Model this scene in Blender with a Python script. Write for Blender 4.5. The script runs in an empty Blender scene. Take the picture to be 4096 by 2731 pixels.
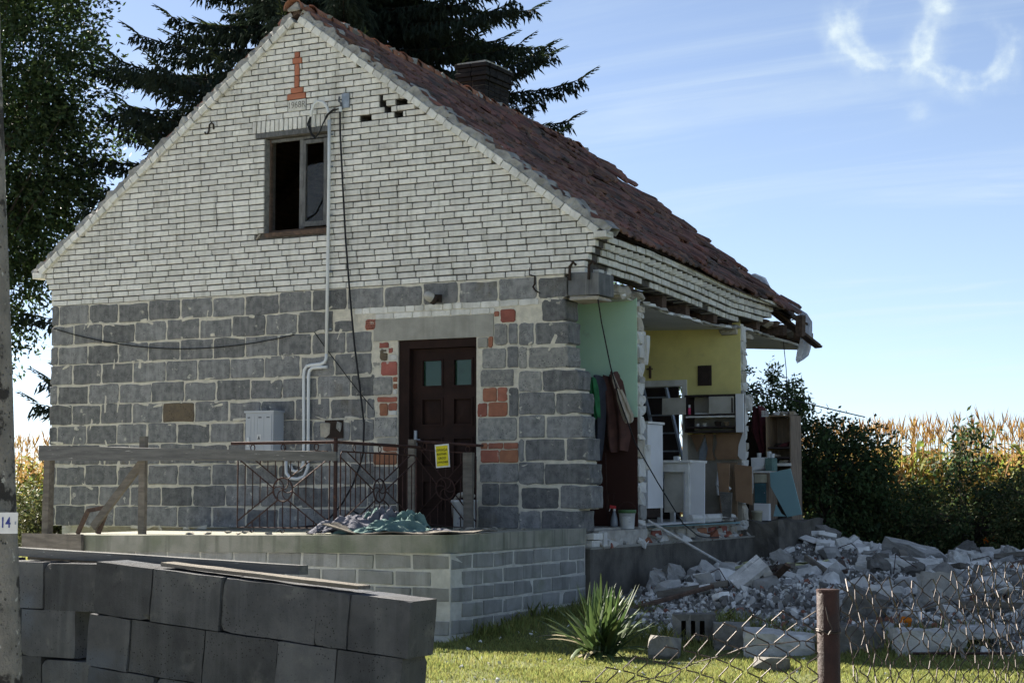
import bpy, bmesh, math, random
import numpy as np
from mathutils import Vector, Matrix, Euler

SC = bpy.context.scene
COL = SC.collection
R = math.radians
rng = random.Random(11)
nrg = np.random.default_rng(7)

# ------------------------------------------------------------------ camera
YAW, PITCH = R(28.0), R(4.713)
cam_d = bpy.data.cameras.new('camera')
cam_d.sensor_width = 36.0
cam_d.lens = 61.08
cam_d.clip_start = 0.1
cam_d.clip_end = 3000
cam = bpy.data.objects.new('camera', cam_d)
COL.objects.link(cam)
cam.location = (16.071, -17.585, 1.72)
cam.rotation_euler = (R(90) + PITCH, 0, YAW)
SC.camera = cam

# ------------------------------------------------------------------ light
SUN_EL, SUN_AZ = R(33), R(19)          # azimuth: behind the gable plane, from -X
S = Vector((-math.cos(SUN_EL) * math.cos(SUN_AZ), math.cos(SUN_EL) * math.sin(SUN_AZ), math.sin(SUN_EL)))
sun_d = bpy.data.lights.new('sun', 'SUN')
sun_d.energy = 5.0
sun_d.angle = R(0.55)
sun_d.color = (1.0, 0.93, 0.82)
sun = bpy.data.objects.new('sun', sun_d)
COL.objects.link(sun)
sun.rotation_euler = S.to_track_quat('Z', 'Y').to_euler()

SC.view_settings.view_transform = 'Standard'
SC.view_settings.look = 'None'
SC.view_settings.gamma = 1
SC.view_settings.exposure = 2.0
SC.view_settings.use_curve_mapping = False
SC.render.engine = 'CYCLES'
SC.cycles.use_denoising = True
SC.cycles.max_bounces = 6
SC.cycles.diffuse_bounces = 3
SC.cycles.use_adaptive_sampling = True
SC.cycles.adaptive_threshold = 0.025
SC.cycles.transparent_max_bounces = 16

wo = bpy.data.worlds.new('World')
SC.world = wo
wo.use_nodes = True
wt = wo.node_tree
wt.nodes.clear()
def WN(t, **k):
    n = wt.nodes.new(t)
    for a, b in k.items(): setattr(n, a, b)
    return n
def wmath(op, a, b=None, c=None, clamp=False):
    n = WN('ShaderNodeMath', operation=op, use_clamp=clamp)
    for i, v in enumerate((a, b, c)):
        if v is None: continue
        if isinstance(v, (int, float)): n.inputs[i].default_value = v
        else: wt.links.new(v, n.inputs[i])
    return n.outputs[0]
def wsmooth(v, a, b):
    n = WN('ShaderNodeMapRange', interpolation_type='SMOOTHSTEP')
    wt.links.new(v, n.inputs[0]); n.inputs[1].default_value = a; n.inputs[2].default_value = b
    return n.outputs[0]
wout = WN('ShaderNodeOutputWorld')
wbg = WN('ShaderNodeBackground')
wbg.inputs['Strength'].default_value = 0.05
sky = WN('ShaderNodeTexSky', sky_type='NISHITA', sun_disc=False)
sky.sun_elevation = SUN_EL
sky.sun_rotation = math.atan2(S.x, S.y)
sky.altitude = 200
sky.air_density = 0.46
sky.dust_density = 0.25
sky.ozone_density = 1.0
tc = WN('ShaderNodeTexCoord')
sep = WN('ShaderNodeSeparateXYZ')
wt.links.new(tc.outputs['Generated'], sep.inputs[0])
dx, dy, dz = sep.outputs
# thin high cloud on a flat layer: direction / height
hz = wmath('ADD', wmath('MAXIMUM', dz, 0.0), 0.10)
comb = WN('ShaderNodeCombineXYZ')
wt.links.new(wmath('DIVIDE', dx, hz), comb.inputs[0])
wt.links.new(wmath('DIVIDE', dy, hz), comb.inputs[1])
mp = WN('ShaderNodeMapping')
mp.inputs['Rotation'].default_value = (0, 0, R(-30))
mp.inputs['Scale'].default_value = (0.42, 1.5, 1)
wt.links.new(comb.outputs[0], mp.inputs[0])
n1 = WN('ShaderNodeTexNoise'); n1.inputs['Scale'].default_value = 1.5; n1.inputs['Detail'].default_value = 9; n1.inputs['Roughness'].default_value = 0.58; n1.inputs['Distortion'].default_value = 1.3
wt.links.new(mp.outputs[0], n1.inputs['Vector'])
cir = wmath('MULTIPLY', wsmooth(n1.outputs[0], 0.46, 0.86), 0.42)
# the curled wisps high above the field (two hanging arcs and a knot), fixed in the sky
def arc(cdir, rad, width, lo_only=True, seed=0.0, amt=0.72):
    c = Vector(cdir).normalized()
    e1 = c.cross(Vector((0, 0, 1))).normalized(); e2 = e1.cross(c).normalized()
    vn = WN('ShaderNodeTexNoise'); vn.inputs['Scale'].default_value = 30; vn.inputs['Detail'].default_value = 9; vn.inputs['Roughness'].default_value = 0.6
    am = WN('ShaderNodeVectorMath', operation='ADD'); am.inputs[1].default_value = (seed, seed, 0)
    wt.links.new(tc.outputs['Generated'], am.inputs[0]); wt.links.new(am.outputs[0], vn.inputs['Vector'])
    def dot(v):
        n = WN('ShaderNodeVectorMath', operation='DOT_PRODUCT'); n.inputs[1].default_value = v
        wt.links.new(tc.outputs['Generated'], n.inputs[0]); return n.outputs['Value']
    sc_ = WN('ShaderNodeSeparateColor'); wt.links.new(vn.outputs['Color'], sc_.inputs[0])
    s = wmath('ADD', dot(e1), wmath('MULTIPLY', wmath('SUBTRACT', sc_.outputs[0], 0.5), max(rad, .014) * 1.15))
    t = wmath('ADD', dot(e2), wmath('MULTIPLY', wmath('SUBTRACT', sc_.outputs[1], 0.5), max(rad, .014) * 1.15))
    r = wmath('SQRT', wmath('ADD', wmath('MULTIPLY', s, s), wmath('MULTIPLY', t, t)))
    d = wmath('ABSOLUTE', wmath('SUBTRACT', r, rad))
    band = wmath('SUBTRACT', 1.0, wsmooth(d, 0.0, width))
    d2 = wmath('ABSOLUTE', wmath('SUBTRACT', r, rad * .72))
    thin = wmath('MULTIPLY', wmath('SUBTRACT', 1.0, wsmooth(d2, 0.0, width * .45)), .7)
    core = wmath('MULTIPLY', wmath('SUBTRACT', 1.0, wsmooth(d, 0.0, width * .35)), .55)
    band = wmath('ADD', wmath('MULTIPLY', band, .42), wmath('ADD', thin, core))
    low = wmath('SUBTRACT', 1.0, wsmooth(t, -rad * 0.2, rad * 0.9)) if lo_only else 1.0
    fr = wsmooth(dot(c), 0.9, 0.95)
    fil = wmath('ADD', .1, wmath('MULTIPLY', wsmooth(sc_.outputs[2], 0.36, 0.66), 1.0))
    return wmath('MULTIPLY', wmath('MULTIPLY', wmath('MULTIPLY', band, low), fr), wmath('MULTIPLY', fil, amt))
def pxdir(x, y):                        # a heading in the sky, from degrees right of and above the lens axis
    a = YAW - math.atan2(x, 6950.0); b = PITCH + math.atan2(y, 6950.0)
    return (-math.sin(a) * math.cos(b), math.cos(a) * math.cos(b), math.sin(b))
wisps = wmath('ADD', arc(pxdir(1540, 1230), 0.027, 0.014), arc(pxdir(1850, 1120), 0.024, 0.013, seed=3.1))
wisps = wmath('ADD', wisps, arc(pxdir(1760, 1305), 0.003, 0.014, False, 5.0, 0.5))
wisps = wmath('ADD', wisps, arc(pxdir(1640, 880), 0.002, 0.014, False, 7.0, 0.2))
low = wmath('MULTIPLY', wmath('SUBTRACT', 1.0, wsmooth(dz, 0.0, 0.34)), 0.22)
fac = wmath('MINIMUM', wmath('ADD', wmath('ADD', wmath('ADD', cir, wisps), low), 0.13), 0.94)
mx = WN('ShaderNodeMix', data_type='RGBA')
wt.links.new(fac, mx.inputs[0])
wt.links.new(sky.outputs[0], mx.inputs[6])
mx.inputs[7].default_value = (4.1, 4.75, 5.05, 1)
wt.links.new(mx.outputs[2], wbg.inputs['Color'])
wt.links.new(wbg.outputs[0], wout.inputs[0])

# ------------------------------------------------------------------ materials
MATS = {}
def M(name, c1, c2=None, sc=6.0, rough=0.9, bump=0.25, bsc=70.0, rnd=0.18, spots=None, streak=None, patch=None, metal=0.0, trans=0.0, stretch=None, hue=0.0, alpha=None, gloss=0.2, patch2=None, dist=0.02):
    """c1/c2 base colours mixed by noise; rnd = value spread between pieces; spots=(colour, scale, size); streak=(colour, amount);
    patch=(colour, scale, threshold, softness)"""
    m = bpy.data.materials.new(name); m.use_nodes = True
    t = m.node_tree; t.nodes.clear()
    def N(ty, **k):
        n = t.nodes.new(ty)
        for a, b in k.items(): setattr(n, a, b)
        return n
    L = t.links.new
    out = N('ShaderNodeOutputMaterial'); bs = N('ShaderNodeBsdfPrincipled')
    geo = N('ShaderNodeNewGeometry'); oi = N('ShaderNodeObjectInfo')
    pos = geo.outputs['Position']
    if stretch:
        mpn = N('ShaderNodeMapping'); mpn.inputs['Scale'].default_value = stretch; L(pos, mpn.inputs[0]); vec = mpn.outputs[0]
    else: vec = pos
    def noise(scale, detail=6, v=vec, rg=0.6):
        n = N('ShaderNodeTexNoise'); n.inputs['Scale'].default_value = scale; n.inputs['Detail'].default_value = detail; n.inputs['Roughness'].default_value = rg
        L(v, n.inputs['Vector']); return n.outputs[0]
    def mth(op, a, b=None, clamp=False):
        n = N('ShaderNodeMath', operation=op, use_clamp=clamp)
        for i, v in enumerate((a, b)):
            if v is None: continue
            if isinstance(v, (int, float)): n.inputs[i].default_value = v
            else: L(v, n.inputs[i])
        return n.outputs[0]
    def sm(v, a, b):
        n = N('ShaderNodeMapRange', interpolation_type='SMOOTHSTEP'); L(v, n.inputs[0]); n.inputs[1].default_value = a; n.inputs[2].default_value = b; return n.outputs[0]
    def mix(f, a, b):
        n = N('ShaderNodeMix', data_type='RGBA')
        if isinstance(f, (int, float)): n.inputs[0].default_value = f
        else: L(f, n.inputs[0])
        for i, v in ((6, a), (7, b)):
            if isinstance(v, tuple): n.inputs[i].default_value = (*v, 1)
            else: L(v, n.inputs[i])
        return n.outputs[2]
    c2 = c2 or tuple(x * 0.7 for x in c1)
    col = mix(sm(noise(sc), 0.3, 0.7), c1, c2)
    ri = mth('FRACT', mth('ADD', oi.outputs['Random'], geo.outputs['Random Per Island']))
    if patch:
        for pt in (patch, patch2):
            if pt: col = mix(sm(noise(pt[1], 5), pt[2], pt[2] + pt[3]), col, pt[0])
    if streak:
        mp2 = N('ShaderNodeMapping'); mp2.inputs['Scale'].default_value = (9, 9, 0.7); L(pos, mp2.inputs[0])
        col = mix(mth('MULTIPLY', sm(noise(1.0, 5, mp2.outputs[0]), 0.48, 0.72), streak[1]), col, streak[0])
    hsp = None
    if spots:
        vo = N('ShaderNodeTexVoronoi'); vo.inputs['Scale'].default_value = spots[1]; L(pos, vo.inputs['Vector'])
        hsp = mth('SUBTRACT', 1.0, sm(vo.outputs['Distance'], spots[2] * 0.5, spots[2]))
        hsp = mth('MULTIPLY', hsp, sm(noise(spots[1] * 0.12, 2), 0.42, 0.6))
        col = mix(hsp, col, spots[0])
    if rnd or hue:
        hs = N('ShaderNodeHueSaturation'); L(col, hs.inputs['Color'])
        L(mth('ADD', 1.0 - rnd, mth('MULTIPLY', ri, 2 * rnd)), hs.inputs['Value'])
        if hue:
            r2 = mth('FRACT', mth('MULTIPLY', ri, 7.31))
            L(mth('ADD', 0.5 - hue, mth('MULTIPLY', r2, 2 * hue)), hs.inputs['Hue'])
        col = hs.outputs[0]
    L(col, bs.inputs['Base Color'])
    bs.inputs['Roughness'].default_value = rough
    bs.inputs['Metallic'].default_value = metal
    bs.inputs['Specular IOR Level'].default_value = gloss
    if bump:
        bn = N('ShaderNodeBump'); bn.inputs['Strength'].default_value = bump; bn.inputs['Distance'].default_value = dist
        h = noise(bsc, 8, pos, 0.65)
        if hsp is not None: h = mth('SUBTRACT', h, mth('MULTIPLY', hsp, 0.5))
        L(h, bn.inputs['Height']); L(bn.outputs[0], bs.inputs['Normal'])
    sh = bs.outputs[0]
    if trans:
        tr = N('ShaderNodeBsdfTranslucent'); L(col, tr.inputs['Color'])
        ms = N('ShaderNodeMixShader'); ms.inputs[0].default_value = trans; L(sh, ms.inputs[1]); L(tr.outputs[0], ms.inputs[2]); sh = ms.outputs[0]
    if alpha is not None:
        tp = N('ShaderNodeBsdfTransparent'); ms = N('ShaderNodeMixShader')
        if isinstance(alpha, tuple):
            vo = N('ShaderNodeTexVoronoi'); vo.inputs['Scale'].default_value = alpha[0]; L(pos, vo.inputs['Vector'])
            L(sm(vo.outputs['Distance'], alpha[1], alpha[1] + 0.1), ms.inputs[0])
        else: ms.inputs[0].default_value = alpha
        L(tp.outputs[0], ms.inputs[1]); L(sh, ms.inputs[2]); sh = ms.outputs[0]
    L(sh, out.inputs['Surface'])
    MATS[name] = m
    return m

M('white_brick', (0.70, 0.68, 0.635), (0.585, 0.57, 0.53), sc=13, rnd=0.13, bump=0.35, bsc=80, hue=0.006, spots=((0.34, 0.32, 0.28), 26, 0.17), patch=((0.40, 0.385, 0.34), 2.2, 0.56, 0.2), streak=((0.36, 0.345, 0.30), 0.55), patch2=((0.36, 0.34, 0.30), 34, 0.66, 0.05))
M('dark_mortar', (0.115, 0.105, 0.094), (0.06, 0.055, 0.05), sc=14, rnd=0, bump=0.5)
M('cream_mortar', (0.66, 0.61, 0.50), (0.50, 0.465, 0.39), sc=11, rnd=0, bump=0.7, bsc=45, patch=((0.26, 0.25, 0.225), 5, 0.63, 0.06))
M('slag_block', (0.235, 0.232, 0.225), (0.125, 0.126, 0.126), sc=11, rnd=0.28, bump=0.6, bsc=80, hue=0.012, spots=((0.03, 0.03, 0.03), 55, 0.3), patch=((0.46, 0.435, 0.37), 8, 0.625, 0.06), streak=((0.30, 0.295, 0.285), 0.6), patch2=((0.15, 0.135, 0.11), 1.3, 0.60, 0.12))
M('rough_block', (0.34, 0.325, 0.295), (0.20, 0.20, 0.19), sc=16, rnd=0.22, bump=0.8, bsc=60, spots=((0.03, 0.03, 0.03), 42, 0.3), patch=((0.40, 0.38, 0.33), 6, 0.60, 0.1))
M('brown_block', (0.11, 0.088, 0.065), (0.15, 0.115, 0.075), sc=14, rnd=0.1, bump=0.6, spots=((0.02, 0.015, 0.01), 45, 0.3))
M('red_brick', (0.34, 0.135, 0.088), (0.25, 0.10, 0.068), sc=10, rnd=0.18, bump=0.35, hue=0.015, patch=((0.46, 0.40, 0.33), 8, 0.64, 0.08))
M('cross_brick', (0.42, 0.165, 0.10), (0.34, 0.13, 0.08), sc=9, rnd=0.08, bump=0.25)
M('concrete', (0.34, 0.325, 0.285), (0.26, 0.25, 0.22), sc=5, rnd=0.06, bump=0.35, streak=((0.20, 0.195, 0.17), 0.5))
M('ring_beam', (0.15, 0.152, 0.155), (0.09, 0.092, 0.095), sc=6, rnd=0.05, bump=0.5, streak=((0.27, 0.27, 0.26), 0.7))
M('porch_concrete', (0.30, 0.29, 0.245), (0.21, 0.21, 0.172), sc=3.5, rnd=0.07, bump=0.4, bsc=55, streak=((0.13, 0.135, 0.105), 0.85), patch=((0.165, 0.178, 0.125), 1.4, 0.5, 0.2))
M('porch_block', (0.31, 0.31, 0.295), (0.225, 0.225, 0.21), sc=4, rnd=0.15, bump=0.5, bsc=60, streak=((0.155, 0.155, 0.14), 0.7), spots=((0.10, 0.10, 0.09), 60, 0.2), patch=((0.19, 0.20, 0.15), 1.2, 0.55, 0.2))
M('porch_mortar', (0.56, 0.55, 0.50), (0.42, 0.41, 0.37), sc=9, rnd=0, bump=0.6)
M('plinth', (0.14, 0.128, 0.108), (0.062, 0.057, 0.05), sc=3.2, rnd=0.05, bump=0.5, bsc=40, streak=((0.15, 0.14, 0.12), 0.5))
M('dark_slab_block', (0.100, 0.100, 0.104), (0.060, 0.061, 0.066), sc=5, rnd=0.28, bump=0.5, bsc=110, patch=((0.15, 0.148, 0.142), 4.5, 0.57, 0.16), streak=((0.14, 0.143, 0.148), 0.5), spots=((0.02, 0.02, 0.02), 60, 0.26), patch2=((0.085, 0.095, 0.115), 1.6, 0.52, 0.15))
M('tile', (0.19, 0.098, 0.074), (0.115, 0.07, 0.06), sc=5, rnd=0.38, bump=0.5, bsc=50, hue=0.014, patch=((0.085, 0.068, 0.062), 2.2, 0.50, 0.16), patch2=((0.25, 0.105, 0.066), 1.5, 0.62, 0.12))
M('ridge_tile', (0.30, 0.14, 0.085), (0.19, 0.085, 0.055), sc=6, rnd=0.22, bump=0.45, patch=((0.13, 0.12, 0.10), 4, 0.56, 0.12))
M('roof_mortar', (0.40, 0.39, 0.365), (0.22, 0.215, 0.205), sc=7, rnd=0.1, bump=0.8, bsc=40, patch=((0.09, 0.087, 0.082), 3, 0.58, 0.15))
M('chimney_brick', (0.020, 0.018, 0.019), (0.012, 0.011, 0.012), sc=9, rnd=0.3, bump=0.5, patch=((0.06, 0.057, 0.055), 5, 0.64, 0.1))
M('old_wood', (0.20, 0.178, 0.148), (0.115, 0.102, 0.085), sc=3, rnd=0.16, bump=0.6, bsc=30, stretch=(1, 6, 6), streak=((0.085, 0.075, 0.063), 0.4))
M('grey_board', (0.155, 0.153, 0.145), (0.095, 0.095, 0.092), sc=2.5, rnd=0.1, bump=0.5, bsc=40, stretch=(1, 9, 9), patch=((0.36, 0.355, 0.33), 7, 0.66, 0.05))
M('dark_wood', (0.12, 0.080, 0.060), (0.065, 0.046, 0.037), sc=4, rnd=0.25, bump=0.6, bsc=35, stretch=(5, 1, 5))
M('frame_grey', (0.17, 0.17, 0.17), (0.09, 0.09, 0.09), sc=9, rnd=0.1, bump=0.4, stretch=(4, 4, 1))
M('door_paint', (0.030, 0.0165, 0.0135), (0.019, 0.0115, 0.0098), sc=5, rough=0.7, rnd=0.0, bump=0.12, gloss=0.08)
M('rust', (0.060, 0.030, 0.024), (0.034, 0.019, 0.016), sc=18, rough=0.75, rnd=0.2, bump=0.3, patch=((0.13, 0.06, 0.036), 9, 0.62, 0.1))
M('post_paint', (0.040, 0.019, 0.014), (0.026, 0.013, 0.010), sc=14, rough=0.6, rnd=0.0, bump=0.3, patch=((0.03, 0.018, 0.015), 8, 0.6, 0.08))
M('wire', (0.065, 0.048, 0.040), (0.034, 0.028, 0.025), sc=30, rough=0.55, rnd=0.1, bump=0.1, metal=0.3)
M('black_cable', (0.015, 0.015, 0.017), rnd=0, bump=0, rough=0.5)
M('white_pipe', (0.66, 0.67, 0.67), (0.57, 0.58, 0.58), sc=4, rough=0.45, rnd=0, bump=0.05)
M('grey_box', (0.43, 0.445, 0.465), (0.40, 0.415, 0.435), sc=3, rough=0.5, rnd=0, bump=0.05)
M('box_dark', (0.12, 0.125, 0.135), rnd=0, bump=0, rough=0.6)
M('galv', (0.33, 0.37, 0.42), (0.22, 0.25, 0.29), sc=12, rough=0.5, rnd=0, bump=0.1, metal=0.4)
M('grimy_wall', (0.34, 0.31, 0.26), (0.22, 0.20, 0.165), sc=3, rnd=0, bump=0.15, rough=0.8)
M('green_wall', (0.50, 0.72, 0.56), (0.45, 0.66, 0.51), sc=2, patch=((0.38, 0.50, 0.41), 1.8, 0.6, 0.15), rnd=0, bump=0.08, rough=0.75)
M('brown_wall', (0.058, 0.026, 0.021), (0.05, 0.023, 0.019), sc=2, rnd=0, bump=0.08, rough=0.5)
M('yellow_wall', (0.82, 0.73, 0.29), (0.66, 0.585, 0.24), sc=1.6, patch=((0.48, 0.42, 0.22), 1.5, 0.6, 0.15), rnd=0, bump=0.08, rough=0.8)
M('plaster', (0.62, 0.61, 0.58), (0.50, 0.49, 0.46), sc=3, rnd=0.08, bump=0.3, patch=((0.30, 0.28, 0.24), 3, 0.6, 0.1))
M('ceiling_paint', (0.70, 0.70, 0.69), (0.60, 0.60, 0.58), sc=1.5, rnd=0.05, bump=0.15)
M('lump', (0.50, 0.45, 0.37), (0.34, 0.31, 0.255), sc=7, rnd=0.1, bump=0.9, bsc=25, dist=0.04)
M('floor_dirt', (0.42, 0.40, 0.36), (0.28, 0.265, 0.235), sc=7, rnd=0.1, bump=0.9, bsc=25)
M('lime', (0.60, 0.60, 0.60), (0.42, 0.42, 0.42), sc=6, rnd=0.2, bump=0.5)
M('rubble_gray', (0.50, 0.485, 0.455), (0.36, 0.35, 0.33), sc=9, rnd=0.38, bump=0.7, bsc=40, patch=((0.64, 0.635, 0.62), 4, 0.58, 0.1))
M('rubble_dark', (0.20, 0.19, 0.172), (0.12, 0.114, 0.104), sc=9, rnd=0.3, bump=0.7, bsc=40, patch=((0.36, 0.355, 0.34), 4, 0.62, 0.1))
M('rubble_pale', (0.76, 0.74, 0.70), (0.60, 0.585, 0.555), sc=8, rnd=0.2, bump=0.5, bsc=50, patch=((0.28, 0.275, 0.26), 3, 0.6, 0.1))
M('bounce_concrete', (0.46, 0.45, 0.42), (0.38, 0.37, 0.345), sc=1.5, rnd=0, bump=0.3)
M('tile_shard', (0.28, 0.12, 0.08), (0.16, 0.08, 0.06), sc=8, rnd=0.3, bump=0.4)
M('heap_soil', (0.34, 0.33, 0.31), (0.13, 0.122, 0.112), sc=2.2, rnd=0, bump=1.0, bsc=14, dist=0.08, patch=((0.64, 0.63, 0.61), 1.6, 0.54, 0.12), patch2=((0.12, 0.115, 0.105), 0.9, 0.62, 0.1))
M('yellow_plaster', (0.55, 0.55, 0.27), (0.46, 0.46, 0.24), sc=6, rnd=0.1, bump=0.3)
M('teal_paint', (0.21, 0.345, 0.37), (0.19, 0.32, 0.345), sc=2, rnd=0, bump=0.05, rough=0.55)
M('teal_dark', (0.06, 0.13, 0.15), rnd=0, bump=0.05, rough=0.6)
M('cream_paint', (0.46, 0.435, 0.33), rnd=0.05, bump=0.05, rough=0.6)
M('white_board', (0.70, 0.70, 0.71), (0.64, 0.64, 0.65), sc=3, rnd=0.03, bump=0.05, rough=0.5)
M('white_wood', (0.72, 0.71, 0.68), (0.55, 0.54, 0.50), sc=6, rnd=0.1, bump=0.2, rough=0.6)
M('dirty_board', (0.50, 0.48, 0.43), (0.36, 0.34, 0.29), sc=4, rnd=0.1, bump=0.2, rough=0.7)
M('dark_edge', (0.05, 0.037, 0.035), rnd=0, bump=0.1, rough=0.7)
M('cardboard', (0.30, 0.19, 0.115), (0.21, 0.13, 0.08), sc=3, rnd=0.15, bump=0.15, rough=0.85)
M('cupboard_wood', (0.28, 0.20, 0.125), (0.19, 0.135, 0.09), sc=3, rnd=0.1, bump=0.2, stretch=(6, 6, 1))
M('wardrobe_side', (0.26, 0.20, 0.145), (0.15, 0.115, 0.09), sc=4, rnd=0.05, bump=0.3, stretch=(5, 5, 1))
M('maroon', (0.11, 0.03, 0.035), (0.06, 0.018, 0.022), sc=6, rnd=0, bump=0.3, rough=0.9)
M('coat_brown', (0.12, 0.06, 0.05), (0.075, 0.04, 0.036), sc=6, rnd=0, bump=0.4, rough=0.9)
M('coat_green', (0.030, 0.20, 0.075), (0.014, 0.10, 0.036), sc=9, rnd=0, bump=0.3, rough=0.5)
M('coat_blue', (0.06, 0.065, 0.085), rnd=0, bump=0.4, rough=0.9)
M('bag_beige', (0.48, 0.42, 0.34), (0.28, 0.235, 0.18), sc=12, rnd=0, bump=0.4, rough=0.8, stretch=(3, 3, 0.6))
M('cloth_green', (0.15, 0.235, 0.21), (0.085, 0.145, 0.135), sc=7, rnd=0.1, bump=0.6, bsc=90, rough=0.95, patch=((0.38, 0.44, 0.42), 6, 0.62, 0.1))
M('cloth_grey', (0.165, 0.165, 0.19), (0.095, 0.097, 0.12), sc=7, rnd=0.1, bump=0.6, bsc=90, rough=0.95, patch=((0.45, 0.43, 0.38), 5, 0.64, 0.1))
M('lace', (0.78, 0.80, 0.86), (0.66, 0.69, 0.78), sc=12, rnd=0, bump=0.2, rough=0.9, trans=0.4, alpha=(90, 0.12))
M('white_plastic', (0.60, 0.61, 0.61), (0.54, 0.55, 0.55), sc=4, rnd=0.03, bump=0.03, rough=0.4, gloss=0.4)
M('print_blue', (0.035, 0.20, 0.42), rnd=0, bump=0, rough=0.5)
M('print_red', (0.40, 0.05, 0.11), rnd=0, bump=0, rough=0.5)
M('print_grey', (0.20, 0.22, 0.27), rnd=0, bump=0, rough=0.5)
M('lid_green', (0.085, 0.175, 0.075), rnd=0, bump=0, rough=0.45)
M('trigger_red', (0.45, 0.025, 0.03), rnd=0, bump=0, rough=0.4)
M('bottle_clear', (0.24, 0.26, 0.29), (0.18, 0.20, 0.23), rnd=0, bump=0, rough=0.25, gloss=0.5)
M('pink', (0.62, 0.07, 0.16), rnd=0, bump=0, rough=0.4)
M('sign_yellow', (0.72, 0.60, 0.02), (0.66, 0.55, 0.02), rnd=0, bump=0, rough=0.6)
M('sign_white', (0.72, 0.72, 0.70), rnd=0, bump=0, rough=0.6)
M('ink', (0.035, 0.040, 0.012), rnd=0, bump=0, rough=0.7)
M('ink_blue', (0.035, 0.050, 0.24), rnd=0, bump=0, rough=0.5)
M('incised', (0.24, 0.235, 0.21), rnd=0, bump=0, rough=0.9)
M('pole_concrete', (0.27, 0.245, 0.215), (0.18, 0.165, 0.145), sc=10, rnd=0, bump=0.9, bsc=48, spots=((0.05, 0.048, 0.045), 38, 0.25), patch=((0.05, 0.044, 0.04), 5.0, 0.545, 0.05), patch2=((0.46, 0.44, 0.39), 16, 0.635, 0.04))
M('bark', (0.075, 0.062, 0.05), (0.04, 0.034, 0.028), sc=9, rnd=0, bump=0.8, bsc=20)
M('spruce', (0.032, 0.048, 0.034), (0.019, 0.029, 0.022), sc=0.8, rnd=0.4, bump=0, rough=0.75, trans=0.12, hue=0.02)
M('spruce_light', (0.060, 0.080, 0.036), (0.036, 0.054, 0.026), sc=1.5, rnd=0.4, bump=0, rough=0.75, trans=0.2, hue=0.02)
M('leaf', (0.062, 0.098, 0.034), (0.036, 0.060, 0.025), sc=0.7, rnd=0.5, bump=0, rough=0.55, trans=0.45, hue=0.03, gloss=0.35)
M('leaf_bush', (0.065, 0.098, 0.036), (0.040, 0.064, 0.027), sc=0.8, rnd=0.55, bump=0, rough=0.6, trans=0.42, hue=0.035)
M('leaf_olive', (0.12, 0.125, 0.046), (0.072, 0.082, 0.034), sc=0.8, rnd=0.45, bump=0, rough=0.6, trans=0.3, hue=0.04)
M('corn_green', (0.16, 0.22, 0.045), (0.30, 0.29, 0.06), sc=0.7, rnd=0.35, bump=0, rough=0.6, trans=0.5, hue=0.03)
M('corn_dry', (0.44, 0.30, 0.11), (0.30, 0.175, 0.068), sc=1.0, rnd=0.35, bump=0, rough=0.8, trans=0.4, hue=0.02)
M('yucca', (0.075, 0.115, 0.036), (0.048, 0.078, 0.028), sc=4, rnd=0.35, bump=0.1, rough=0.5, trans=0.32, hue=0.02, gloss=0.4)
M('yucca_dry', (0.30, 0.26, 0.16), rnd=0.2, bump=0.2, rough=0.8, trans=0.2)
M('lawn', (0.15, 0.16, 0.06), (0.10, 0.115, 0.042), sc=1.6, rnd=0, bump=0.7, bsc=30, patch=((0.13, 0.115, 0.06), 2.6, 0.60, 0.1), dist=0.05)
M('grass', (0.29, 0.30, 0.10), (0.20, 0.225, 0.062), sc=1.2, rnd=0.4, bump=0, rough=0.6, trans=0.35, hue=0.03)
M('marigold', (0.85, 0.25, 0.02), rnd=0.2, bump=0, trans=0.3)
M('bulb', (0.42, 0.40, 0.36), (0.30, 0.285, 0.26), rnd=0, bump=0, rough=0.15, gloss=0.7)
M('picture', (0.055, 0.038, 0.033), (0.035, 0.026, 0.024), sc=12, rnd=0, bump=0.1, rough=0.5)
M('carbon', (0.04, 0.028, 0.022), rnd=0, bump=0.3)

def glass_mat(name, tint, rough, mixf, dirt):
    m = bpy.data.materials.new(name); m.use_nodes = True; t = m.node_tree; t.nodes.clear()
    o = t.nodes.new('ShaderNodeOutputMaterial'); gl = t.nodes.new('ShaderNodeBsdfGlossy'); tp = t.nodes.new('ShaderNodeBsdfTransparent'); df = t.nodes.new('ShaderNodeBsdfDiffuse')
    gl.inputs['Roughness'].default_value = rough; tp.inputs['Color'].default_value = (*tint, 1); df.inputs['Color'].default_value = (*dirt, 1)
    fr = t.nodes.new('ShaderNodeFresnel'); fr.inputs['IOR'].default_value = 1.5
    a = t.nodes.new('ShaderNodeMixShader'); b = t.nodes.new('ShaderNodeMixShader'); b.inputs[0].default_value = mixf
    t.links.new(fr.outputs[0], a.inputs[0]); t.links.new(tp.outputs[0], a.inputs[1]); t.links.new(gl.outputs[0], a.inputs[2])
    t.links.new(a.outputs[0], b.inputs[1]); t.links.new(df.outputs[0], b.inputs[2]); t.links.new(b.outputs[0], o.inputs[0])
    MATS[name] = m
glass_mat('dirty_glass', (0.7, 0.7, 0.7), 0.08, 0.3, (0.10, 0.10, 0.095))
glass_mat('door_glass', (0.55, 0.7, 0.6), 0.03, 0.12, (0.05, 0.11, 0.075))

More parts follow.
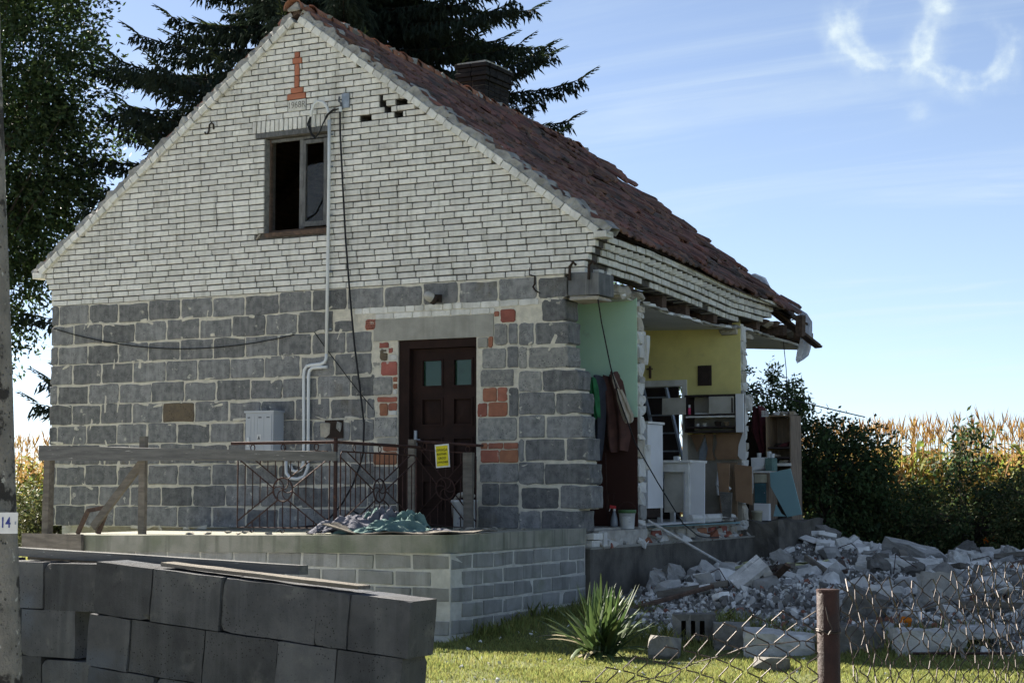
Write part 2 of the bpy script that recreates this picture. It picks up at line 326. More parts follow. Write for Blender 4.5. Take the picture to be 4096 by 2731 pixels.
# ------------------------------------------------------------------ helpers
def tag(o, label=None, cat=None, group=None, kind=None):
    for k, v in (('label', label), ('category', cat), ('group', group), ('kind', kind)):
        if v: o[k] = v
    return o
def thing(name, label, cat, loc=(0, 0, 0), group=None):
    o = bpy.data.objects.new(name, None); COL.objects.link(o); o.location = loc; o.empty_display_size = 0.2
    return tag(o, label, cat, group)
def adopt(o, p):
    if p is not None:
        o.parent = p
        if p.type == 'EMPTY': o.matrix_parent_inverse = Matrix.Translation(-Vector(p.location))
    return o
def mkmesh(name, v, f, smooth=False):
    me = bpy.data.meshes.new(name)
    me.from_pydata([tuple(a) for a in v], [], f)
    if smooth: me.polygons.foreach_set('use_smooth', [True] * len(me.polygons))
    me.update()
    return me
def mkobj(name, me, mat, parent=None):
    o = bpy.data.objects.new(name, me); COL.objects.link(o)
    if mat and not me.materials: me.materials.append(MATS[mat])
    return adopt(o, parent)
def place(name, me, parent, loc, rot=(0, 0, 0), scale=(1, 1, 1)):
    o = bpy.data.objects.new(name, me); COL.objects.link(o)
    o.location = loc; o.rotation_euler = rot; o.scale = scale
    return adopt(o, parent)

class MB:
    def __init__(s): s.v = []; s.f = []
    def add(s, v, f):
        n = len(s.v); s.v += [tuple(a) for a in v]; s.f += [tuple(i + n for i in q) for q in f]; return s
    def box(s, c, d, rot=None, j=0.0):
        v = []
        for x in (-.5, .5):
            for y in (-.5, .5):
                for z in (-.5, .5):
                    p = Vector((x * d[0], y * d[1], z * d[2])) + Vector([rng.uniform(-j, j) for _ in range(3)])
                    if rot is not None: p = rot @ p
                    v.append(p + Vector(c))
        return s.add(v, [(0, 1, 3, 2), (4, 6, 7, 5), (0, 4, 5, 1), (2, 3, 7, 6), (0, 2, 6, 4), (1, 5, 7, 3)])
    def b2(s, lo, hi, j=0.0):
        return s.box([(a + b) / 2 for a, b in zip(lo, hi)], [b - a for a, b in zip(lo, hi)], None, j)
    def tube(s, pts, r, n=6, cap=True):
        pts = [Vector(p) for p in pts]; rs = r if isinstance(r, (list, tuple)) else [r] * len(pts)
        t0 = (pts[1] - pts[0]).normalized(); up = Vector((0, 0, 1)) if abs(t0.z) < 0.9 else Vector((1, 0, 0))
        a = t0.cross(up).normalized(); v = []
        for i, p in enumerate(pts):
            t = (pts[min(i + 1, len(pts) - 1)] - pts[max(i - 1, 0)]).normalized()
            a = (a - t * a.dot(t)).normalized(); b = t.cross(a)
            for k in range(n):
                w = 2 * math.pi * k / n; v.append(p + (a * math.cos(w) + b * math.sin(w)) * rs[i])
        f = []
        for i in range(len(pts) - 1):
            for k in range(n):
                f.append((i * n + k, i * n + (k + 1) % n, (i + 1) * n + (k + 1) % n, (i + 1) * n + k))
        if cap: f += [tuple(range(n - 1, -1, -1)), tuple((len(pts) - 1) * n + k for k in range(n))]
        return s.add(v, f)
    def lathe(s, prof, c, n=20):
        v = []; m = len(prof)
        for k in range(n):
            w = 2 * math.pi * k / n
            for (r, z) in prof: v.append((c[0] + r * math.cos(w), c[1] + r * math.sin(w), c[2] + z))
        f = []
        for k in range(n):
            for i in range(m - 1):
                f.append((k * m + i, ((k + 1) % n) * m + i, ((k + 1) % n) * m + i + 1, k * m + i + 1))
        return s.add(v, f)
    def prism(s, poly, y0, y1, bev=0.0):
        """polygon in (x,z), front at y0, back at y1, front edge bevelled"""
        n = len(poly); cx = sum(p[0] for p in poly) / n; cz = sum(p[1] for p in poly) / n
        v = []
        if bev:
            for x, z in poly:
                d = math.hypot(x - cx, z - cz) or 1; k = max(0.0, 1 - bev * 1.3 / d)
                v.append((cx + (x - cx) * k, y0, cz + (z - cz) * k))
        for x, z in poly: v.append((x, y0 + bev, z))
        for x, z in poly: v.append((x, y1, z))
        L = len(v) // n; f = [tuple(range(n))]
        for l in range(L - 1):
            for i in range(n):
                f.append((l * n + i, (l + 1) * n + i, (l + 1) * n + (i + 1) % n, l * n + (i + 1) % n))
        f.append(tuple(range((L - 1) * n + n - 1, (L - 1) * n - 1, -1)))
        return s.add(v, f)
    def build(s, name, mat, parent=None, smooth=False):
        return mkobj(name, mkmesh(name, s.v, s.f, smooth), mat, parent)
def one(name, mat, parent, lo, hi, j=0.0):
    return MB().b2(lo, hi, j).build(name, mat, parent)

def cham_mesh(name, d, c, j, seed, mat):
    """box with chamfered edges and slightly uneven corners, centred at its origin"""
    r_ = random.Random(seed); bm = bmesh.new()
    bmesh.ops.create_cube(bm, size=1.0)
    for v in bm.verts: v.co = Vector((v.co.x * d[0], v.co.y * d[1], v.co.z * d[2])) + Vector([r_.uniform(-j, j) for _ in range(3)])
    bmesh.ops.bevel(bm, geom=bm.edges[:], offset=c, segments=1, affect='EDGES')
    me = bpy.data.meshes.new(name); bm.to_mesh(me); bm.free(); me.materials.append(MATS[mat]); return me
def hull_mesh(name, d, n, seed, mat):
    r_ = random.Random(seed); bm = bmesh.new()
    for _ in range(n):
        p = [r_.uniform(-.5, .5) for _ in range(3)]
        a = r_.randrange(3); p[a] = math.copysign(.5, p[a]) * r_.uniform(.8, 1)
        bm.verts.new((p[0] * d[0], p[1] * d[1], p[2] * d[2]))
    bmesh.ops.convex_hull(bm, input=bm.verts[:])
    for v in [v for v in bm.verts if not v.link_faces]: bm.verts.remove(v)
    me = bpy.data.meshes.new(name); bm.to_mesh(me); bm.free(); me.materials.append(MATS[mat]); return me
def mesh_arrays(me):
    v = np.empty(len(me.vertices) * 3, np.float64); me.vertices.foreach_get('co', v)
    return v.reshape(-1, 3), [tuple(p.vertices) for p in me.polygons]
def block_poly(w, h, r_, jit=0.007, cr=0.018):
    """outline of a hand-laid block: rounded corners, ragged edges, centred"""
    p = []; hw, hh = w / 2, h / 2
    for (sx, sz, e) in ((-1, -1, 0), (1, -1, 1), (1, 1, 2), (-1, 1, 3)):
        c = cr * r_.uniform(0.5, 1.6)
        a, b = ((sx * hw, sz * (hh - c)), (sx * (hw - c), sz * hh))
        if e in (1, 3): a, b = b, a
        p += [a, b]
        nx = {0: (1, -1), 1: (1, 1), 2: (-1, 1), 3: (-1, -1)}[e]
        for t in (0.3, 0.65):
            if e == 0: p.append((-hw + w * t, -hh + r_.uniform(-jit, jit)))
            elif e == 1: p.append((hw + r_.uniform(-jit, jit), -hh + h * t))
            elif e == 2: p.append((hw - w * t, hh + r_.uniform(-jit, jit)))
            else: p.append((-hw + r_.uniform(-jit, jit), hh - h * t))
    return p
def ipol(x, pts):
    if x <= pts[0][0]: return pts[0][1]
    for (a, b), (c, d) in zip(pts, pts[1:]):
        if x <= c: return b + (d - b) * (x - a) / (c - a)
    return pts[-1][1]
def gz(x, y):
    """ground height"""
    z = 0.20 + 0.07 * max(0.0, min(y + 3.0, 3.2)) if y > -3 else 0.20 + 0.012 * max(y + 3, -12)
    return z + 0.02 * math.sin(x * 1.3 + y * .7) + 0.015 * math.sin(x * .6 - y * 1.7)
def text(name, body, size, mat, parent, loc, rot, ext=0.0006, shear=0.0, sx=1.0, off=0.0):
    cu = bpy.data.curves.new(name, 'FONT'); cu.body = body; cu.size = size; cu.extrude = ext; cu.align_x = 'CENTER'; cu.align_y = 'CENTER'; cu.shear = shear; cu.offset = off
    cu.resolution_u = 3
    tmp = bpy.data.objects.new(name, cu); COL.objects.link(tmp); bpy.context.view_layer.update()
    me = bpy.data.meshes.new_from_object(tmp); bpy.data.objects.remove(tmp); me.materials.clear(); me.materials.append(MATS[mat])
    o = bpy.data.objects.new(name, me); COL.objects.link(o)
    o.location = loc; o.rotation_euler = rot; o.scale = (sx, 1, 1)
    return adopt(o, parent)

def rough_mesh(name, d, seed, mat, cuts=4, amp=.03, chip=(.52, .68)):
    """box of broken masonry: knocked-off corners and a pitted surface"""
    r_ = random.Random(seed); bm = bmesh.new(); bmesh.ops.create_cube(bm, size=1.0); bmesh.ops.subdivide_edges(bm, edges=bm.edges[:], cuts=cuts, use_grid_fill=True)
    cuts_ = [(Vector([r_.choice((-1, 1)) * r_.uniform(.5, 1) for _ in range(3)]).normalized(), r_.uniform(*chip)) for _ in range(4)]
    for v in bm.verts:
        c = v.co.copy()
        for n_, o_ in cuts_:
            k = c.dot(n_) - o_
            if k > 0: c -= n_ * k
        nz = Vector([math.sin(c.x * 9 + seed + q * 2.1) * math.sin(c.y * 8 + q) * math.sin(c.z * 7 + seed * .3) for q in range(3)])
        c = Vector((c.x * d[0], c.y * d[1], c.z * d[2])) + nz * amp * .8 + Vector([r_.uniform(-1, 1) for _ in range(3)]) * amp * .25
        v.co = c
    me = bpy.data.meshes.new(name); bm.to_mesh(me); bm.free(); me.materials.append(MATS[mat]); return me

# ================================================================== ground
def build_ground():
    xs = sorted(set([-400, -200, -100, -60, -40, -25] + [x * 1.0 for x in range(-16, 21)] + [25, 40, 60, 100, 200, 400]))
    ys = sorted(set([-400, -200, -100, -50, -30] + [y * 0.75 for y in range(-28, 40)] + [36, 45, 60, 100, 200, 400]))
    v = [(x, y, gz(x, y) if abs(x) < 30 and abs(y) < 40 else 0.35) for y in ys for x in xs]
    n = len(xs); f = [(j * n + i, j * n + i + 1, (j + 1) * n + i + 1, (j + 1) * n + i) for j in range(len(ys) - 1) for i in range(n - 1)]
    o = mkobj('lawn', mkmesh('lawn', v, f, True), 'lawn')
    tag(o, 'short green lawn around the ruined house', 'lawn', kind='structure')
build_ground()
def sheet(name, x0, x1, y0, y1, dz, mat, label):
    nx_, ny_ = max(2, int((x1 - x0) / 1.0)), max(2, int((y1 - y0) / .75)); v = []
    for j in range(ny_ + 1):
        for i in range(nx_ + 1):
            x = x0 + (x1 - x0) * i / nx_; y = y0 + (y1 - y0) * j / ny_; v.append((x, y, (gz(x, y) if abs(x) < 30 else .12) + dz))
    f = [(j * (nx_ + 1) + i, j * (nx_ + 1) + i + 1, (j + 1) * (nx_ + 1) + i + 1, (j + 1) * (nx_ + 1) + i) for j in range(ny_) for i in range(nx_)]
    tag(mkobj(name, mkmesh(name, v, f, True), mat), label, name.split('_')[-1], kind='structure')
sheet('bounce_yard', -4.0, 6.6, -10.4, -3.1, .03, 'bounce_concrete', 'unseen pale concrete yard added before the porch to bounce sun onto the gable')  # unseen paving added as a reflector for the shaded gable
sheet('road', -30, 30, -29, -13.2, .03, 'bounce_concrete', 'unseen road passing the house, laid pale to bounce sun onto the gable')  # out of view; kept pale so it throws sun back at the gable

# ================================================================== the house
HX0, HX1 = -0.28, 7.66
house = thing('ruined_house', 'half demolished gabled house of white brick and grey blocks, its side wall gone', 'house', (3.69, 4.0, 0.3))
gable = MB(); blockwall = MB()
CZ, CP = 4.10, 0.0752
APX, APZ = 3.68, 7.49
SL = math.tan(R(35.7))
corb_r = [7.65, 7.65, 7.70, 7.74, 7.785, 7.83]
corb_l = [-.28, -.28, -.29, -.34, -.38, -.43]
forb = [  # x0, x1, first course, last course, open?
    (3.20, 4.17, 10, 25, True), (3.06, 4.18, 26, 26, False), (3.005, 4.18, 27, 28, False), (3.06, 4.175, 9, 9, False),
    (3.55, 3.82, 30, 31, False), (3.537, 3.817, 32, 32, False), (3.59, 3.773, 33, 33, False), (3.643, 3.715, 34, 37, False),
    (3.613, 3.754, 38, 38, False), (3.643, 3.715, 39, 39, False),
    (4.62, 4.78, 27, 27, True), (4.90, 4.99, 29, 29, True), (4.97, 5.06, 28, 28, True), (5.13, 5.29, 29, 29, True), (5.11, 5.23, 27, 27, True), (4.90, 4.94, 30, 30, True)]
def course_limits(k):
    z0 = CZ + k * CP; z1 = z0 + CP
    if k < 6: return corb_l[k], corb_l[k], corb_r[k], corb_r[k]
    def xl(z): return APX - (APZ + 0.03 - z) / SL
    def xr(z): return APX + (APZ + 0.03 - z) / SL
    return xl(z0), xl(z1), xr(z0), xr(z1)
bricks = []                                           # (x0,x1,k)  full rectangles
cut = MB()
NC = int((APZ - CZ) / CP) + 1
BL = 0.258
for k in range(NC):
    l0, l1, r0, r1 = course_limits(k)
    if r0 - l0 < 0.08: continue
    zc = CZ + k * CP
    # mortar bed
    opens = sorted([(a, b) for a, b, k0, k1, op in forb if op and k0 <= k <= k1])
    xa = max(l0, l1) + 0.01
    for a, b in opens + [(min(r0, r1) - 0.01, None)]:
        if a > xa + 0.005: gable.b2((xa, 0.020, zc), (a, 0.24, zc + CP))
        xa = b if b is not None else xa
    segs = []; x = l0
    for a, b in sorted([(a, b) for a, b, k0, k1, op in forb if k0 <= k <= k1]) + [(r0, None)]:
        if a > x + 0.03: segs.append((x, a))
        x = max(x, b) if b is not None else x
    off = (BL / 2 if k % 2 else 0) + rng.uniform(-.02, .02)
    for (a, b) in segs:
        x = a; first = True
        while x < b - 0.02:
            if first:
                ph = ((a - off) % BL); ln = BL - ph
                if ln < 0.07: ln += BL if ln < .03 else 0.0
                first = False
            else: ln = BL if rng.random() > 0.05 else rng.choice((0.128, 0.195))
            e = x + ln
            if b - e < 0.05: e = b
            e = min(e, b)
            lo_edge, hi_edge = abs(x - l0) < 1e-6, abs(e - r0) < 1e-6
            g = 0.0060
            if k >= 6 and (lo_edge or hi_edge):
                x0b, x0t = (l0, l1) if lo_edge else (x + g, x + g)
                x1b, x1t = (r0, r1) if hi_edge else (e - g, e - g)
                if x1t - x0t > 0.0: cut.prism([(x0b, zc + g), (x1b, zc + g), (x1t, zc + CP - g), (x0t, zc + CP - g)], rng.uniform(-.003, .003), 0.07, 0.004)
            else: bricks.append((x + (0 if lo_edge else g), e - (0 if hi_edge else g), k))
            x = e
gw = gable.build('gable_wall', 'dark_mortar', house)
bm_var = [cham_mesh('brick', (0.25, 0.09, CP - 0.0138), 0.005, 0.0028, 100 + i, 'white_brick') for i in range(8)]
bricks.sort(key=lambda b: -(b[0] + b[1]) / 2 * 1.0 - (0.3 if b[1] - b[0] > .2 else 0) + 0.12 * b[2])
for i, (a, b, k) in enumerate(bricks):
    me = rng.choice(bm_var); w = b - a; yy = 0.045 + rng.uniform(-.004, .004)
    if k < 7 and (b > 7.6 or a < -.25): yy = 0.045
    loc = ((a + b) / 2, yy, CZ + (k + .5) * CP + rng.uniform(-.001, .001)); rot = (rng.uniform(-.006, .006), rng.uniform(-.006, .006), rng.uniform(-.01, .01))
    if i < 300: place('brick', me, gw, loc, rot, (w / 0.25, 1, 1))
    else:
        v, f = mesh_arrays(me); m = Euler(rot).to_matrix()
        cut.add([m @ Vector((p[0] * w / 0.25, p[1], p[2])) + Vector(loc) for p in v], f)
tag(cut.build('brickwork', 'white_brick', gw), kind='stuff')
# red brick cross and its stepped base, year stone, window arch
for (a, b, k0, k1) in ((3.537, 3.817, 32, 32), (3.59, 3.773, 33, 33), (3.643, 3.715, 34, 35), (3.643, 3.715, 36, 37), (3.613, 3.754, 38, 38), (3.643, 3.715, 39, 39)):
    me = cham_mesh('cross_brick', (b - a - .004, 0.10, (k1 - k0 + 1) * CP - .006), 0.006, 0.003, k0, 'cross_brick')
    place('cross_brick', me, gw, ((a + b) / 2, 0.04, CZ + (k0 + k1 + 1) / 2 * CP))
pl = place('year_stone', cham_mesh('year_stone', (0.262, 0.10, 2 * CP - .008), .006, .002, 3, 'white_brick'), gw, (3.684, 0.044, CZ + 31 * CP))
text('year_lettering', '1968R', 0.118, 'incised', gw, (3.684, -0.0085, CZ + 31 * CP), (R(90), 0, 0), 0.001, sx=.88)
nsol = 17; sw = (4.18 - 3.005) / nsol
sol = [cham_mesh('arch_brick', (sw - .012, 0.1, 0.148), .005, .002, 40 + i, 'white_brick') for i in range(3)]
for i in range(nsol):
    place('arch_brick', sol[i % 3], gw, (3.005 + (i + .5) * sw, 0.042 + rng.uniform(-.004, .004), CZ + 28 * CP), (0, (i - 8) * -.006, 0))
gable_b = MB()
gable_b.b2((3.0, 0.014, CZ + 27 * CP), (4.18, 0.2, CZ + 29 * CP)); gable_b.build('arch_mortar', 'dark_mortar', gw)
# iron wall anchor (S) and rust mark
an = [(2.30 + .05 * math.cos(a), -.015, 6.30 + .05 * math.sin(a)) for a in [R(d) for d in range(60, 200, 20)]]
MB().tube([(2.405, -.015, 6.25), (2.40, -.018, 6.315), (2.375, -.018, 6.335), (2.34, -.018, 6.315), (2.335, -.018, 6.24), (2.315, -.018, 6.20), (2.28, -.018, 6.20), (2.265, -.012, 6.225)], .011, 5).build('iron_anchor', 'carbon', gw)

# ---- verge: bricks on edge up each rake, mortar and tile edge above
def rake_pt(side, s, off=0.0):
    """s metres down the rake from the apex, off = perpendicular, upward"""
    c, sn = math.cos(R(35.7)), math.sin(R(35.7))
    return (APX + side * (s * c + off * sn), APZ - s * sn + off * c)
vb_var = [cham_mesh('verge_brick', (0.125, 0.19, 0.083), .006, .004, 70 + i, 'white_brick') for i in range(6)]
for side in (-1, 1):
    n = 37; st = 5.06 / n
    for i in range(n):
        x, z = rake_pt(side, .02 + (i + .5) * st, 0.045)
        place('verge_brick', rng.choice(vb_var), gw, (x, 0.045 + rng.uniform(-.006, .006), z + rng.uniform(-.004, .004)), (0, side * R(35.7) + rng.uniform(-.05, .05), rng.uniform(-.02, .02)), (st / 0.131, 1, 1))
    x, z = rake_pt(side, 5.10, 0.02)
    place('verge_brick', cham_mesh('verge_brick', (0.16, 0.2, 0.075), .006, .003, 9, 'white_brick'), gw, (x + side * .03, 0.046, z - .005))
    mv, mf = [], []; m_n = 120
    for i in range(m_n + 1):
        s_ = i / m_n * 5.2; th_ = 0.075 + 0.03 * math.sin(i * .9) * math.sin(i * .37) + rng.uniform(-.016, .016)
        for (yy, o_) in ((-.032 + rng.uniform(-.014, .014), .088), (-.02 + rng.uniform(-.012, .012), .088 + th_), (0.2, .088 + th_ + .01), (0.2, .08)):
            x, z = rake_pt(side, s_, o_); mv.append((x, yy, z))
    for i in range(m_n):
        for q in range(4): mf.append((i * 4 + q, i * 4 + (q + 1) % 4, i * 4 + 4 + (q + 1) % 4, i * 4 + 4 + q))
    mkobj('verge_mortar', mkmesh('verge_mortar', mv, mf, False), 'roof_mortar', gw)

# ---- roof
RA = R(36.1); RZ, RX = 7.655, 3.69
eave_sag = [(0, 0), (1.8, .10), (4, .27), (5.7, .35), (6.8, .46), (8.6, .56)]
def sag(u, y):
    y = max(y, 0); t = max(0, min(1, u / 5.31))
    return (0.05 * y) * (1 - t) + ipol(y, eave_sag) * t + 0.05 * math.sin(min(y, 8) * .39) * math.sin(t * 3.14)
def yend(u): return 8.5 - 1.35 * max(0, min(1, u / 5.3))
def RP(side, u, y, n=0.0):
    s_ = sag(u, y) if side > 0 else 0.05 * max(y, 0)
    return Vector((RX + side * (u * math.cos(RA) + n * math.sin(RA)), y, RZ - u * math.sin(RA) + n * math.cos(RA) - s_))
roof = MB()
YR = [(-.02) + i * .42 for i in range(21)]
for side in (1, -1):
    us = [i * .517 for i in range(11)]; base = len(roof.v)
    top = [RP(side, u, y * (yend(u) / 8.5 if side > 0 else 1), -.005) for y in YR for u in us]; bot = [RP(side, u, y * (yend(u) / 8.5 if side > 0 else 1), -.05) for y in YR for u in us]
    n = len(us); f = []
    for j in range(len(YR) - 1):
        for i in range(n - 1):
            q = (j * n + i, j * n + i + 1, (j + 1) * n + i + 1, (j + 1) * n + i)
            f.append(q); f.append(tuple(len(top) + a for a in q[::-1]))
    for i in range(n - 1):
        for j in (0, len(YR) - 1):
            f.append((j * n + i, j * n + i + 1, len(top) + j * n + i + 1, len(top) + j * n + i))
    roof.add(top + bot, f)
roof_o = roof.build('roof', 'dark_wood', house)
def tile_mesh(seed):
    r_ = random.Random(seed)
    pr = [(-.108, .014), (-.09, .023), (-.068, .025), (-.045, .010), (-.015, .001), (.03, .0), (.062, .008), (.085, .019), (.108, .024)]
    v = []; us = ((-.195, 0), (.13, .006), (.185, -.012))
    for lay in (0, -.034):
        for u, dn in us:
            for w, h in pr: v.append((u + r_.uniform(-.004, .004) * (u > .1), w, h + (dn if lay == 0 else 0) + lay * (.45 if u < 0 else 1) + r_.uniform(-.002, .002)))
    n = len(pr); T = n * 3; f = []
    for j in range(2):
        for i in range(n - 1):
            f.append((j * n + i, (j + 1) * n + i, (j + 1) * n + i + 1, j * n + i + 1)); f.append((T + j * n + i, T + j * n + i + 1, T + (j + 1) * n + i + 1, T + (j + 1) * n + i))
    for i in range(n - 1): f.append((2 * n + i, T + 2 * n + i, T + 2 * n + i + 1, 2 * n + i + 1))
    for j in range(2):
        f.append((j * n, T + j * n, T + (j + 1) * n, (j + 1) * n)); a = j * n + n - 1; f.append((a, a + n, T + a + n, T + a))
    me = mkmesh('roof_tile', v, f, False); me.materials.append(MATS['tile']); return me
tiles = [tile_mesh(i) for i in range(6)]
tile_arr = [mesh_arrays(t) for t in tiles]
tl = []
NU = 16; camp = Vector(cam.location)
def frame(side, u, y):
    a = RP(side, u - .1, y); b = RP(side, u + .1, y); du = (b - a).normalized()
    dyv = (RP(side, u, y + .1) - RP(side, u, y - .1)).normalized()
    nn = du.cross(dyv) * (1 if side > 0 else -1); nn = nn if nn.z > 0 else -nn
    dyv = nn.cross(du).normalized()
    return du, dyv, nn.normalized()
for side in (1, -1):
    for i in range(NU):
        u = 0.16 + i * (5.14 / NU)
        for j in range(43):
            y = 0.115 + j * 0.203 + rng.uniform(-.008, .008)
            end = yend(u) + 0.16 * math.sin(i * 1.9) + rng.uniform(-.10, .10) if side > 0 else 8.4
            if side > 0 and y > end: continue
            if y > 8.5: continue
            mess = 0.35 + 1.35 * max(0, min(1, (y - 1.6) / 3.0)) * (0.4 + 0.8 * (math.sin(i * 1.7 + y * 1.3) > -.3)) if side > 0 else .2
            if side > 0 and mess > .8 and rng.random() < .035: continue
            du, dv, nn = frame(side, u, y)
            uu = u + rng.uniform(-.018, .018) * mess * 1.6
            c = RP(side, uu, y, 0.028 + rng.uniform(0, .024) * mess + (.012 * math.sin(y * 2.3 + i * .9) + .01 * math.sin(y * 5.1 - i * 1.7) if side > 0 else 0) * min(1, mess))
            m = Matrix((du, dv, nn)).transposed().to_4x4()
            tilt = Euler((rng.gauss(0, .05) * mess, -0.10 + rng.gauss(0, .03) * mess, rng.gauss(0, .07) * mess)).to_matrix().to_4x4()
            # local x runs down the slope, y along the house, z outward; lower edge lifted over the course below
            m = Matrix.Translation(c) @ m @ tilt
            tl.append((side, (c - camp).length, m, rng.randrange(6)))
    if side > 0:
        for q in range(16):      # loose tiles dislodged on top
            u = rng.uniform(.4, 5.0); y = rng.uniform(2.8, yend(u) - .1); du, dv, nn = frame(1, u, y)
            m = Matrix.Translation(RP(1, u, y, .06)) @ Matrix((du, dv, nn)).transposed().to_4x4() @ Euler((rng.gauss(0, .2), rng.gauss(0, .15), rng.gauss(0, .8))).to_matrix().to_4x4()
            tl.append((1, 0.0, m, rng.randrange(6)))
tl.sort(key=lambda t: (t[0] < 0, t[1]))
tmass = MB()
for q, (side, d, m, k) in enumerate(tl):
    if q < 300:
        o = bpy.data.objects.new('roof_tile', tiles[k]); COL.objects.link(o); o.matrix_basis = m; o.parent = roof_o
    else: tmass.add([m @ Vector(p) for p in tile_arr[k][0]], tile_arr[k][1])
tag(tmass.build('tilework', 'tile', roof_o), kind='stuff')
# ridge tiles
def ridge_mesh(seed, broken=False):
    v = []; n = 9; r_ = random.Random(seed)
    for lay in (0, -.014):
        for (yy, r) in ((-.2, .098), (-.13, .102), (.13, .122), (.185, .137)):
            for k in range(n):
                a = R(-8 + 196 * k / (n - 1)); jj = r_.uniform(-.02, .02) if broken else 0
                v.append(((r + lay) * math.cos(a), yy + jj, (r + lay) * math.sin(a) * .95))
    T = 4 * n; f = []
    for j in range(3):
        for i in range(n - 1): f.append((j * n + i, j * n + i + 1, (j + 1) * n + i + 1, (j + 1) * n + i)); f.append((T + j * n + i, T + (j + 1) * n + i, T + (j + 1) * n + i + 1, T + j * n + i + 1))
    for i in range(n - 1): f.append((i, T + i, T + i + 1, i + 1)); f.append((3 * n + i, 3 * n + i + 1, T + 3 * n + i + 1, T + 3 * n + i))
    me = mkmesh('ridge_tile', v, f, False); me.materials.append(MATS['ridge_tile']); return me
rms = [ridge_mesh(i, i > 1) for i in range(4)]
y = 0.06
while y < 8.1:
    if y > 5.9 and rng.random() < .22: y += .37; continue
    p = RP(1, 0, y); ms = 0.3 if y < 5.5 else 1.0
    place('ridge_tile', rms[rng.randrange(2) if y < 5 else rng.randrange(4)], roof_o, (RX + rng.uniform(-.01, .01), y, p.z - .015 + rng.uniform(-.01, .015)), (R(4) - .05 + rng.gauss(0, .04) * ms, rng.gauss(0, .08) * ms, R(180) + rng.gauss(0, .06) * ms))
    y += .365
rmv = MB()
for i in range(44):
    y = i * .19; p = RP(1, 0, y)
    v, f = mesh_arrays(hull_mesh('ridge_lump', (.2, .2, .13), 12, 500 + i, 'roof_mortar'))
    rmv.add([Vector(q) + Vector((RX + rng.uniform(-.04, .04), y, p.z + .015)) for q in v], f)
rmv.build('ridge_mortar', 'roof_mortar', roof_o)
# splintered rear edge: laths, rafter ends, board under the eave
for i in range(15):
    u = .5 + i * .33 + rng.uniform(-.08, .08); a = RP(1, u, yend(u) - .7, -.03); b = RP(1, u, yend(u) + rng.uniform(-.1, .38), -.03)
    MB().box((a + b) / 2, (.045, (b - a).length, .03), (b - a).to_track_quat('Y', 'Z').to_matrix()).build('roof_lath', 'dark_wood', roof_o)
for y in (0.5, 1.6, 2.7, 3.8, 4.9, 6.0, 7.1, 8.15):
    a = RP(1, .1, y, -.13); b = RP(1, min(4.95, max(.6, (8.45 - y) / 1.35 * 5.3)), y, -.13); d = (b - a)
    MB().box((a + b) / 2, (d.length, .12, .14), d.to_track_quat('X', 'Z').to_matrix()).build('rafter', 'dark_wood', roof_o)
    if y < 7: 
        a = RP(-1, .1, y, -.13); b = RP(-1, 5.1, y, -.13); d = b - a
        MB().box((a + b) / 2, (d.length, .12, .14), d.to_track_quat('X', 'Z').to_matrix()).build('rafter', 'dark_wood', roof_o)
# fallen eave corner: boards hanging past the rear, a rafter stub
for (u0, y0, u1, y1, w) in ((4.7, 6.2, 5.55, 7.15, .16), (4.5, 6.4, 5.45, 7.35, .13)):
    a, b = RP(1, u0, y0, -.09), RP(1, u1, y1, -.2); d = b - a
    MB().box((a + b) / 2, (d.length, w, .03), d.to_track_quat('X', 'Z').to_matrix()).build('hanging_board', 'dark_wood', roof_o)
MB().box((7.98, 6.55, 4.02), (.1, .15, .30), Euler((.2, .1, 0)).to_matrix()).build('rafter_stub', 'dark_wood', roof_o)

# ---- chimney
chim = MB(); CHX0, CHX1, CHY0, CHY1 = 3.22, 3.66, 4.90, 5.66
chim.b2((CHX0 + .012, CHY0 + .012, 6.9), (CHX1 - .012, CHY1 - .012, 8.05))
ch_o = chim.build('chimney', 'dark_mortar', roof_o)
cbm = {}
for k in range(20):
    z = 6.72 + k * .068; fl = 0.0 if k < 16 else (0.035 if k in (16, 18) else 0.06)
    if z > 8.05: break
    for face in ('f', 'r', 'b', 'l'):
        ax0, ax1 = (CHX0 - fl, CHX1 + fl) if face in 'fb' else (CHY0 - fl, CHY1 + fl)
        if face in 'rl': ax0 += .11; ax1 -= .11
        n = 2 if face in 'fb' else 3
        L_ = (ax1 - ax0) / n; o_ = (.5 * L_ if k % 2 else 0)
        cuts = [ax0] + [ax0 + L_ * i + (o_ - L_ * .5 if k % 2 else 0) + (L_ * .5 if k % 2 else 0) * 0 for i in range(1, n)] + ([ax1 - L_ * .5] if False else []) + [ax1]
        for a, b in zip(cuts, cuts[1:]):
            key = (round(b - a, 2), face in 'fb')
            if key not in cbm: cbm[key] = cham_mesh('chimney_brick', (b - a - .008, .1, .060) if key[1] else (.1, b - a - .008, .060), .005, .003, len(cbm), 'chimney_brick')
            m_ = (a + b) / 2
            loc = {'f': (m_, CHY0 - fl + .05, z), 'b': (m_, CHY1 + fl - .05, z), 'r': (CHX1 + fl - .05, m_, z), 'l': (CHX0 - fl + .05, m_, z)}[face]
            place('chimney_brick', cbm[key], roof_o, [c + rng.uniform(-.003, .003) for c in loc])
one('chimney_cap', 'roof_mortar', roof_o, (CHX0 - .03, CHY0 - .03, 8.045), (CHX1 + .03, CHY1 + .03, 8.07), .006)

